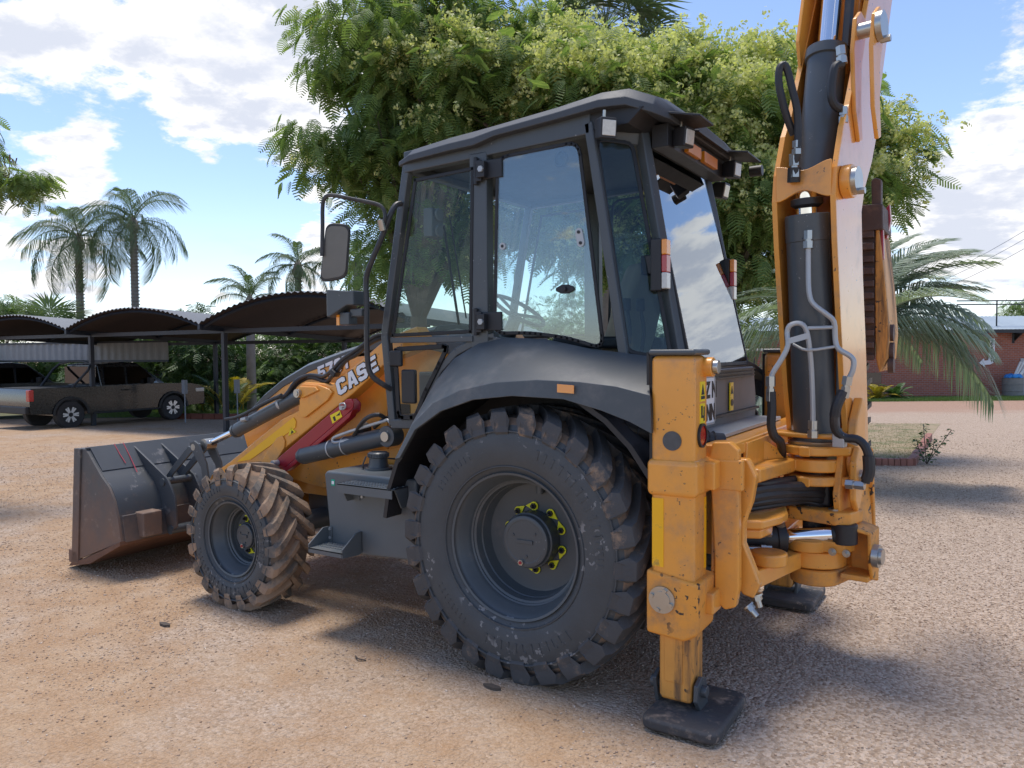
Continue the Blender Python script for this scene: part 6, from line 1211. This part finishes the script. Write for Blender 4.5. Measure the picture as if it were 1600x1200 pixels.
for q in (.7, 4.75):
    (l0, d0), (l1, d1) = starts[0], starts[3]; b = MB(); b.beam(LD(l0+.53*q, d0+.85*q, 2.28-.05*q), LD(l1+.53*q, d1+.85*q, 2.28-.05*q), .1, .07, (0, 0, 1)); b.build('cross_beam', 'carpost', cp)
# pale sheet panel hanging at the back of the left bays
b = MB(); q = dep+.1; A = D(-40, 550, 31); A = V((A.x, A.y, 0)); B_ = D(262, 550, 26.2); B_ = V((B_.x, B_.y, 0)); n = 120; dr = (B_-A).normalized(); nr = V((-dr.y, dr.x, 0)); r0 = []; r1 = []
for i in range(n+1):
    o = nr*(.03 if i % 4 in (0, 1) else -.02); p = A.lerp(B_, i/n)+o; r0.append(V((p.x, p.y, 1.50))); r1.append(V((p.x, p.y, 2.12)))
b.loft([r0, r1], closed=False, caps=False); b.build('back_panel', 'wallsheet', cp, sm=0); b = MB(); b.beam(V((A.x, A.y, 1.47)), V((B_.x, B_.y, 1.47)), .07, .06, (0, 0, 1)); b.beam(V((A.x, A.y, 2.14)), V((B_.x, B_.y, 2.14)), .07, .06, (0, 0, 1)); b.build('panel_rail', 'carpost', cp)
w0, w1 = bpt(60, 36), bpt(560, 38); b = MB(); b.prism([w0, w1, w1+V((0, 0, 1.9)), w0+V((0, 0, 1.9))], Fh*.2); b.build('boundary_wall', 'plaster', sm=0, label='pale plastered boundary wall behind the trees', cat='wall')

# ---- vehicles
def carwheel(par, loc, r, w, s, rimm='alloy'):
    b = MB(); b.lathe((0, 0, 0), (0, s, 0), [(-w, r*.6), (-w, r*.93), (-w+.03, r), (-.03, r), (0, r*.93), (0, r*.64), (-.02, r*.6)], 36); t = b.build('wheel', 'carttyre', par, local=True, loc=loc)
    b = MB(); b.lathe((0, -s*.03, 0), (0, s, 0), [(0, r*.62), (.028, r*.62), (.022, r*.56), (-.03, r*.54)], 36, 1, False); b.cyl((0, -s*.05, 0), (0, -s*.045, 0), r*.56, n=30, mi=1)
    for k in range(6):
        a = k*math.pi/3
        for da in (-.16, .16):
            c, sn = math.cos(a+da), math.sin(a+da); b.obox((c*r*.36, -s*.018, sn*r*.36), ((c*r*.2, 0, sn*r*.2), (0, .012, 0), (-sn*r*.055, 0, c*r*.055)))
    b.cyl((0, -s*.03, 0), (0, 0, 0), r*.12, n=16, mi=1); b.build('rim', [rimm, 'plast'], t, local=True); return t
def vehicle(name, label, cat, pos, heading, paint, kind, group=None):
    """local +x forward, built from a side outline; kind: pickup or suv"""
    t = empty(name, pos, label, cat, group, rz=heading); L = 5.3 if kind != 'suv' else 4.4; hw = .93; wb = 3.09 if kind != 'suv' else 2.65; xr = -wb/2-.05; xf = wb/2-.05; r = .385 if kind != 'suv' else .34
    rear, front = (-L/2-.0, L/2-.05)
    def wa(cx): return [(cx+math.cos(a)*(r+.09), r+math.sin(a)*(r+.09)) for a in np.linspace(math.pi, 0, 11)]
    belt = 1.10 if kind != 'suv' else .98; hood = 1.12 if kind != 'suv' else .98
    low = [(rear, .50), (rear+.06, .46)]+[(xr-r-.09, .42)]+wa(xr)+[(xr+r+.09, .38), (xf-r-.09, .38)]+wa(xf)+[(xf+r+.09, .42), (front-.05, .45), (front, .62), (front-.02, .86), (front-.10, 1.0), (front-.45, hood-.02), (xf-.45, hood+.02), (xf-.70, belt+.04), (rear+.03, belt+.02), (rear-.02, .95)]
    b = MB(); c = [(-hw, 0)]; rings = []
    for y, ins in ((-hw+.03, .03), (-hw, .0), (hw, .0), (hw-.03, .03)): rings.append([V((x*(1-ins*.0), y, z if z < .75 else z-ins*.6)) for x, z in low])
    b.loft([[V((x, y, z)) for x, z in low] for y in (-hw+.01, hw-.01)]); body = b.build('body', paint, t, bevel=.035, seg=3, local=True)
    if kind == 'pickup': gh = [(-.72, belt), (-.78, 1.74), (.0, 1.80), (.45, 1.76), (1.28, belt+.02)]
    elif kind == 'canopy': gh = [(rear+.06, belt), (rear+.16, 1.80), (.0, 1.84), (.45, 1.78), (1.28, belt+.02)]
    else: gh = [(rear+.02, belt), (rear+.35, 1.52), (-.8, 1.60), (.25, 1.56), (1.15, belt)]
    b = MB(); b.loft([[V((x, y*(1 if z < belt+.1 else .86), z)) for x, z in gh] for y in (-hw+.04, hw-.04)]); b.build('cabin', paint, body, bevel=.04, seg=3, local=True)
    for s in (-1, 1):
        def Q(x, z): return V((x, s*((hw-.038)*(1-(.14)*(z-belt)/(.68)) if z > belt else hw-.038), z))
        zs = (1.16, 1.66) if kind != 'suv' else (1.04, 1.46)
        wins = [(-.62, .0), (.06, .62)] if kind == 'pickup' else ([(-2.2, -1.5), (-1.4, -.75), (-.62, .0), (.06, .62)] if kind == 'canopy' else [(-1.7, -1.05), (-.95, -.2), (-.12, .5)])
        for x0, x1 in wins:
            fr = x1 > .3; b = MB(); b.prism([Q(x0, zs[0]), Q(x1+(.42 if fr else 0), zs[0]), Q(x1, zs[1]) if not fr else Q(x1-.1, zs[1]), Q(x0+.02, zs[1])], (0, s*.012, 0)); b.build('window', 'carglass', body, local=True)
        for a in (xr, xf): carwheel(t, (a, s*(hw-.02), r), r, .24, s)
        if kind != 'suv':
            for a in (xr, xf):
                b = MB(); P_ = [V((a+math.cos(q)*(r+.12), s*(hw+.005), r+math.sin(q)*(r+.12))) for q in np.linspace(math.pi, 0, 11)]; P2 = [V((a+math.cos(q)*(r+.05), s*(hw+.005), r+math.sin(q)*(r+.05))) for q in np.linspace(math.pi, 0, 11)]; b.prism(P_+P2[::-1], (0, s*.03, 0)); b.build('wheel_arch_trim', 'plast', body, local=True, bevel=.008)
        b = MB(); b.box((rear-.03, s*(hw-.18) if s < 0 else hw-.16, .80), (rear+.10, s*(hw+.004) if s > 0 else -hw+.16, 1.10)) if s > 0 else b.box((rear-.03, -hw-.004, .80), (rear+.10, -hw+.16, 1.10)); b.build('tail_lamp', 'lampr', body, local=True, bevel=.02)
        b = MB(); b.box((front-.32, min(s*(hw+.003), s*(hw-.3)), .82), (front+.0, max(s*(hw+.003), s*(hw-.3)), .95)); b.build('headlamp', 'lampw', body, local=True, bevel=.03)
        b = MB(); b.box((.62, min(s*(hw+.02), s*(hw+.22)), 1.16), (.74, max(s*(hw+.02), s*(hw+.22)), 1.34)); b.build('door_mirror', 'plast', body, local=True, bevel=.03)
        b = MB()
        for hx in (-.05, .75 if kind == 'suv' else -.0): b.box((hx-.1, min(s*hw, s*(hw+.025)), .98), (hx+.1, max(s*hw, s*(hw+.025)), 1.01))
        b.build('door_handle', 'plast', body, local=True, bevel=.006)
    b = MB(); x0 = rear; b.box((x0-.09, -.85, .46), (x0+.08, .85, .66)); b.build('rear_bumper', 'plast', body, local=True, bevel=.03)
    b = MB(); b.box((-1.0, -hw-.03, .36), (1.0, hw+.03, .42)); b.build('side_step', 'plast', body, local=True, bevel=.02); b = MB(); b.box((front-.12, -.88, .42), (front+.06, .88, .64)); b.build('front_bumper', 'plast', body, local=True, bevel=.03)
    if kind == 'pickup':
        b = MB(); b.box((rear+.06, -.80, 1.121), (-.80, .80, 1.135)); b.build('load_bed', 'plast', body, local=True); b = MB(); b.box((-.86, -.74, 1.20), (-.785, .74, 1.68)); b.build('rear_window', 'carglass', body, local=True)
        b = MB(); b.tube([(-1.5, .82, 1.12), (-.95, .80, 1.76), (-.95, -.80, 1.76), (-1.5, -.82, 1.12)], .035, n=8, smooth=3); b.build('sports_bar', 'plast', body, local=True)
    g0 = [(-.86, 0)]; b = MB()
    if kind == 'suv': b.prism([V((rear+.02, -.7, belt+.06)), V((rear+.28, -.66, 1.46)), V((rear+.28, .66, 1.46)), V((rear+.02, .7, belt+.06))], (-.012, 0, 0)); b.build('rear_window', 'carglass', body, local=True)
    return t
hd = math.atan2(-(-Rh.x*0)+0, 1)
hv = Rh*.53+Fh*.85; HD = math.atan2(hv.y, hv.x)
def vp(l, d): p = LD(l, d, 0); return (p.x, p.y, gzp(p))
vehicle('pickup_truck', 'grey double cab pickup truck parked under the carport', 'pickup truck', vp(-12.4+.82-.85*.93+.4, 21.0+1.31+.53*.93), HD, 'carpaint', 'pickup')
vehicle('pickup_truck', 'black pickup with a canopy parked beyond the grey pickup', 'pickup truck', vp(-17.0, 25.6), HD, 'carblack', 'canopy')
vehicle('car', 'white car parked behind the loader hood with its rear lamp showing', 'car', vp(-2.35, 15.2), HD+.0, 'carwhite', 'suv')

# golf cart
gc = empty('golf_cart', bpt(1205, 20), 'dark golf cart with a pale roof standing behind the stabilisers', 'golf cart', rz=.5) if False else bpy.data.objects.new('golf_cart', None)
COL.objects.link(gc); gc.location = bpt(1208, 20.5); gc.rotation_euler = (0, 0, azR+.35); props(gc, 'dark golf cart with a pale roof standing behind the rear stabilisers', 'golf cart')
b = MB(); b.prism([V((x, -.55, z)) for x, z in [(-1.2, .35), (-1.2, .75), (-.9, .85), (-.3, .85), (-.25, .4), (.45, .38), (.8, .85), (1.15, .75), (1.2, .4), (1.1, .3), (-1.1, .28)]], (0, 1.1, 0)); gb = b.build('body', 'cart', gc, local=True, bevel=.03)
b = MB(); b.box((-1.05, -.62, 1.93), (.75, .62, 1.99)); b.build('roof', 'carttop', gc, local=True, bevel=.02)
for x0, x1 in ((-1.0, -1.0), (.7, .45)):
    for y in (-.52, .52): b = MB(); b.tube([(x0+(.2 if x0 > 0 else 0), y, .8), (x1, y, 1.93)], .02, n=6); b.build('roof_post', 'cart', gc, local=True)
b = MB(); b.box((-.9, -.5, .85), (-.35, .5, .97)); b.box((-.98, -.5, .95), (-.86, .5, 1.4)); b.build('seat', 'plast', gc, local=True, bevel=.03)
b = MB(); b.tube([(.35+math.cos(a)*.05, .25+math.cos(a)*.17, 1.15+math.sin(a)*.17) for a in np.linspace(0, 6.28, 15)], .015, n=6, smooth=0); b.build('steering_wheel', 'plast', gc, local=True)
for x in (-.78, .8):
    for s in (-1, 1): carwheel(gc, (x, s*.58, .23), .23, .18, s)

# ---- reception building
WL, WR = bpt(1120, 35), bpt(1720, 35.6); wd = (WR-WL).normalized(); wn = V((wd.y, -wd.x, 0)); wn = wn if wn.dot(C0-WL) > 0 else -wn
rb = empty('reception_building', WL, 'red brick reception building with a blue-grey metal roof and dark gutter', 'building'); Lw = (WR-WL).length
me = bpy.data.meshes.new('wall'); zb_, zt_ = WL.z-.3, WL.z+2.95
cs = [WL, WL+wd*Lw, WL+wd*Lw-wn*5, WL-wn*5]; vsx = [(c.x, c.y, zb_) for c in cs]+[(c.x, c.y, zt_) for c in cs]; fx = [(0, 1, 5, 4), (1, 2, 6, 5), (2, 3, 7, 6), (3, 0, 4, 7)]
me.from_pydata(vsx, [], fx); uv = me.uv_layers.new(name='uv'); 
for fi, (wl_) in enumerate((Lw, 5, Lw, 5)):
    for j, (a, c) in enumerate(((0, 0), (wl_, 0), (wl_, 3.25), (0, 3.25))): uv.data[fi*4+j].uv = (a, c)
me.materials.append(mt['brickwall']); o = bpy.data.objects.new('wall', me); link(o, rb)
def wp(px, up): 
    d = ray(px, 550); d.z = 0; a = V((CAM.x, CAM.y, 0)); t = (V((WL.x, WL.y, 0))-a).dot(wn)/d.dot(wn); p = a+d*t; return V((p.x, p.y, WL.z+up))
n = 90; ra = []; rb_ = []
for i in range(n*2+1):
    p = WL+wd*(Lw*i/(2*n)); z = WL.z+3.06+(.025 if i % 2 else -.01); ra.append(V((p.x, p.y, z))+wn*.6); u_ = i/(2*n)
    rb_.append(V((p.x, p.y, z+.75))-wn*3)
b = MB(); b.loft([ra, rb_], closed=False, caps=False); b.build('roof', 'roofblue', rb, sm=0)
b = MB(); b.beam(WL+wn*.64+V((0, 0, 3.0)), WL+wd*Lw+wn*.64+V((0, 0, 3.0)), .16, .14, (0, 0, 1)); b.build('gutter', 'gutter', rb)
for px in (1452, 1525, 1583):
    p = wp(px, 2.45); b = MB(); b.beam(p+wn*.05, p+wn*.05+V((0, 0, .5)), .1, .08, (0, 0, 1)) if False else b.box((p.x-.05, p.y-.05, p.z), (p.x+.05, p.y+.05, p.z+.5)); b.prism([p+wn*.05+V((0, 0, .1)), p+wn*.6+V((0, 0, .48)), p+wn*.05+V((0, 0, .48))], wd*.06); b.build('roof_bracket', 'gutter', rb)
p0, p1 = wp(1353, .35), wp(1377, .35); b = MB(); b.prism([p0+wn*.01, p1+wn*.01, p1+wn*.01+V((0, 0, .8)), p0+wn*.01+V((0, 0, .8))], wn*.03); b.build('window', 'carglass', rb)
p0, p1 = wp(1594, .0), wp(1640, .0); b = MB(); b.prism([p0+wn*.01, p1+wn*.01, p1+wn*.01+V((0, 0, 1.75)), p0+wn*.01+V((0, 0, 1.75))], wn*.04); b.build('door', 'door', rb)
# pipe rail on the roof
pr_ = empty('roof_railing', wp(1530, 3.2), 'black two bar pipe railing above the reception roof', 'railing')
for up in (4.42, 4.25): b = MB(); b.tube([wp(1500, up)-wn*.3, wp(1720, up)-wn*.3], .03, n=6); b.build('rail', 'gutter', pr_)
for px in (1563, 1660): b = MB(); b.tube([wp(px, 3.1)-wn*.3, wp(px, 4.45)-wn*.3], .035, n=6); b.build('rail_post', 'gutter', pr_)
# reception sign : arrow
def wq(px, py): 
    d = ray(px, py); a = WL+wn*.04; t = (a-CAM).dot(wn)/d.dot(wn); return CAM+d*t
sg = MB(); pts = [(1544.5, 529), (1553.8, 529), (1554, 562), (1551.5, 567), (1546, 569.5), (1538, 570), (1538, 573.5), (1529.5, 567), (1537, 560), (1537.5, 563.5), (1543, 563), (1544.5, 560)]
sg.prism([wq(*p) for p in pts], wn*.03); so_ = sg.build('reception_sign', 'white', sm=0, label='white arrow sign reading RECEPTION down its shaft on the brick wall', cat='sign')
top_, bot_ = wq(1549.3, 530.5)+wn*.035, wq(1549.6, 565.5)+wn*.035; q = (bot_-top_)
for i, ch in enumerate('RECEPTION'):
    cpos = top_+q*((i+.5)/9); xd = -wd if (-wd).dot(Rh) > 0 else wd
    text('sign_lettering', ch, .135, cpos-xd*.05-V((0, 0, .05)), xd, (0, 0, 1), 'ink', so_, .002, .006, sx=1.25)
# drum with a blue bag and pipes
dp = wp(1567, 0)+wn*.7; dp.z = gzp(dp); b = MB(); b.lathe(dp, (0, 0, 1), [(0, .42), (.27, .42), (.29, .44), (.31, .42), (.57, .42), (.59, .44), (.61, .42), (.86, .42), (.88, .435), (.88, .40), (.5, .38)], 28, 0, False); b.build('drum', 'drum', label='rust stained metal drum used as a bin against the brick wall', cat='drum')
b = MB()
for k in range(9):
    a = k*.7; c = dp+V((math.cos(a)*.2, math.sin(a)*.2, .93+.04*math.sin(k*3))); b.lathe(c-V((0, 0, .1)), (math.sin(k), math.cos(k*2)*.5, 1), [(0, .03), (.05, .13), (.12, .15), (.19, .10), (.22, .02)], 8)
b.build('rubbish_bag', 'bag', label='crumpled blue plastic bag filling the drum', cat='bag')
for k, (ox, tx, hh) in enumerate(((.05, .55, .95), (.12, .75, .85), (.2, .62, .75), (-.02, .35, .85), (.1, .9, .8))):
    a = dp+xd*(ox*1.0)+V((0, 0, .75)); c = dp+xd*tx+V((0, 0, .75+hh)); b = MB(); b.tube([a, c], .045, n=8); b.build('plastic_pipe', 'pipe', label=['white plastic pipe standing in the drum, tallest one', 'white plastic pipe in the drum, second from the right', 'white plastic pipe in the middle of the drum bundle', 'short white pipe leaning at the left of the drum', 'white plastic pipe leaning furthest right out of the drum'][k], cat='pipe', group='pipes standing in the drum')
# low plants by the wall
for px, d, lab in ((1400, 33.5, 'spiky green plant at the foot of the brick wall beside the window'), (1372, 33.0, 'yellow-green leafy plant under the hoe bucket by the wall')):
    g = bpt(px, d); t = empty('garden_plant', g, lab, 'plant'); fr = palm_frond_mesh('plant_leaf', .9, .25, .8, 16, 'goldleaf' if px < 1380 else 'sprig', .2, .03)
    for i in range(14): o = bpy.data.objects.new('leaf', fr); link(o, t, True); o.rotation_euler = (0, -random.uniform(.2, 1.1), i*2.4); o.scale = (random.uniform(.7, 1.2),)*3
# wires
for k, (ya, yb) in enumerate(((352, 425), (368, 433), (384, 446))):
    b = MB(); a = V(D(1700, ya-52, 30)); c = V(D(1440, yb+20, 44)); m_ = (a+c)/2-V((0, 0, .2)); b.tube([a, m_, c], .012, n=4, smooth=4); b.build('power_line', 'wire', label=['upper overhead wire at the right edge', 'middle overhead wire at the right edge', 'lowest overhead wire at the right edge'][k], cat='wire')
# ---- grass island with brick edging
ea, eb, ec = on(1368, 722, 'z', -.06), on(1425, 724, 'z', -.06), on(1452, 680, 'z', -.1)
E1 = empty('brick_edging', eb, 'low red brick edging round the grass patch behind the boom', 'edging')
def edg(a, c, n, h=.13):
    for i in range(n):
        p = a.lerp(c, (i+.04)/n); q = a.lerp(c, (i+.96)/n); g = gzp(p); d = (q-p).normalized(); sd = V((-d.y, d.x, 0)); jz = random.uniform(-.008, .008)
        b = MB(); m_ = (p+q)/2; b.obox((m_.x, m_.y, g+h/2-.02+jz), (d*((q-p).length/2), sd*.055, (0, 0, h/2))); b.build('brick', 'brick', E1, bevel=.008)
a0 = on(1300, 722, 'z', -.06); edg(a0, eb, 13); edg(eb, ec, 12)
ib = [a0, eb, ec, on(1470, 655, 'z', -.14), on(1300, 655, 'z', -.14)]; strip('planting_bed', [V((p.x, p.y, 0)) for p in ib], 'bedsoil', .006, kind='structure')
def island():
    while True:
        a, c = random.random(), random.random(); px = 1300+150*a; py = 652+66*c
        if px < 1452-(py-680)*.6 or py < 668: p = on(px, py, 'z', -.1); return (p.x, p.y, gzp(p))
grassfield('patchy yellowing grass inside the brick edging', island, 8000, .028, 'drygrass')
# weed by the edging
wg_ = V(on(1448, 722, 'z', -.07)); wg_.z = gzp(wg_); wt = empty('weed', wg_, 'tall leafy weed growing beside the corner of the brick edging', 'plant')
b = MB(); st_ = [[V((0, 0, 0)), V((.03, 0, .3)), V((.05, .02, .62))], [V((0, 0, 0)), V((-.15, .0, .25)), V((-.33, 0, .55))], [V((0, 0, 0)), V((.1, .05, .2)), V((.14, .05, .38))], [V((0, 0, 0)), V((-.08, .05, .2)), V((-.1, .05, .40))]]
for s_ in st_: b.tube([wg_+q for q in s_], .006, n=4)
b.build('stem', 'twig', wt); lp_ = []
for s_ in st_:
    for t in np.linspace(.15, 1, 16): q = s_[0].lerp(s_[1], t*2) if t < .5 else s_[1].lerp(s_[2], t*2-1); lp_.append(tuple(wg_+q))
leafcloud('foliage', lp_, 4, .02, .055, (np.array([[0, -.15, 0], [.5, -.3, .1], [1, 0, 0], [.5, .3, .1]]), np.array([[0, 1, 2, 3]])), 'sprig', wt, droop=.2)
# litter on the ground
for px, py, lab in ((258, 977, 'dark dead leaf lying on the dirt below the bucket'), (572, 1032, 'small dry twig on the dirt in front of the rear wheel'), (770, 1075, 'small dark clod lying on the dirt beside the rear wheel')):
    p = on(px, py, 'z', .004); b = MB()
    if 'twig' in lab: b.tube([p, p+V((.04, .02, .01)), p+V((.09, -.01, .004))], .004, n=5)
    else: b.prism([p+V((x, y, 0)) for x, y in ((-.05, 0), (-.02, .02), (.03, .015), (.06, 0), (.02, -.02), (-.03, -.015))], (0, 0, .012))
    b.build('litter', 'twig', label=lab, cat='litter')
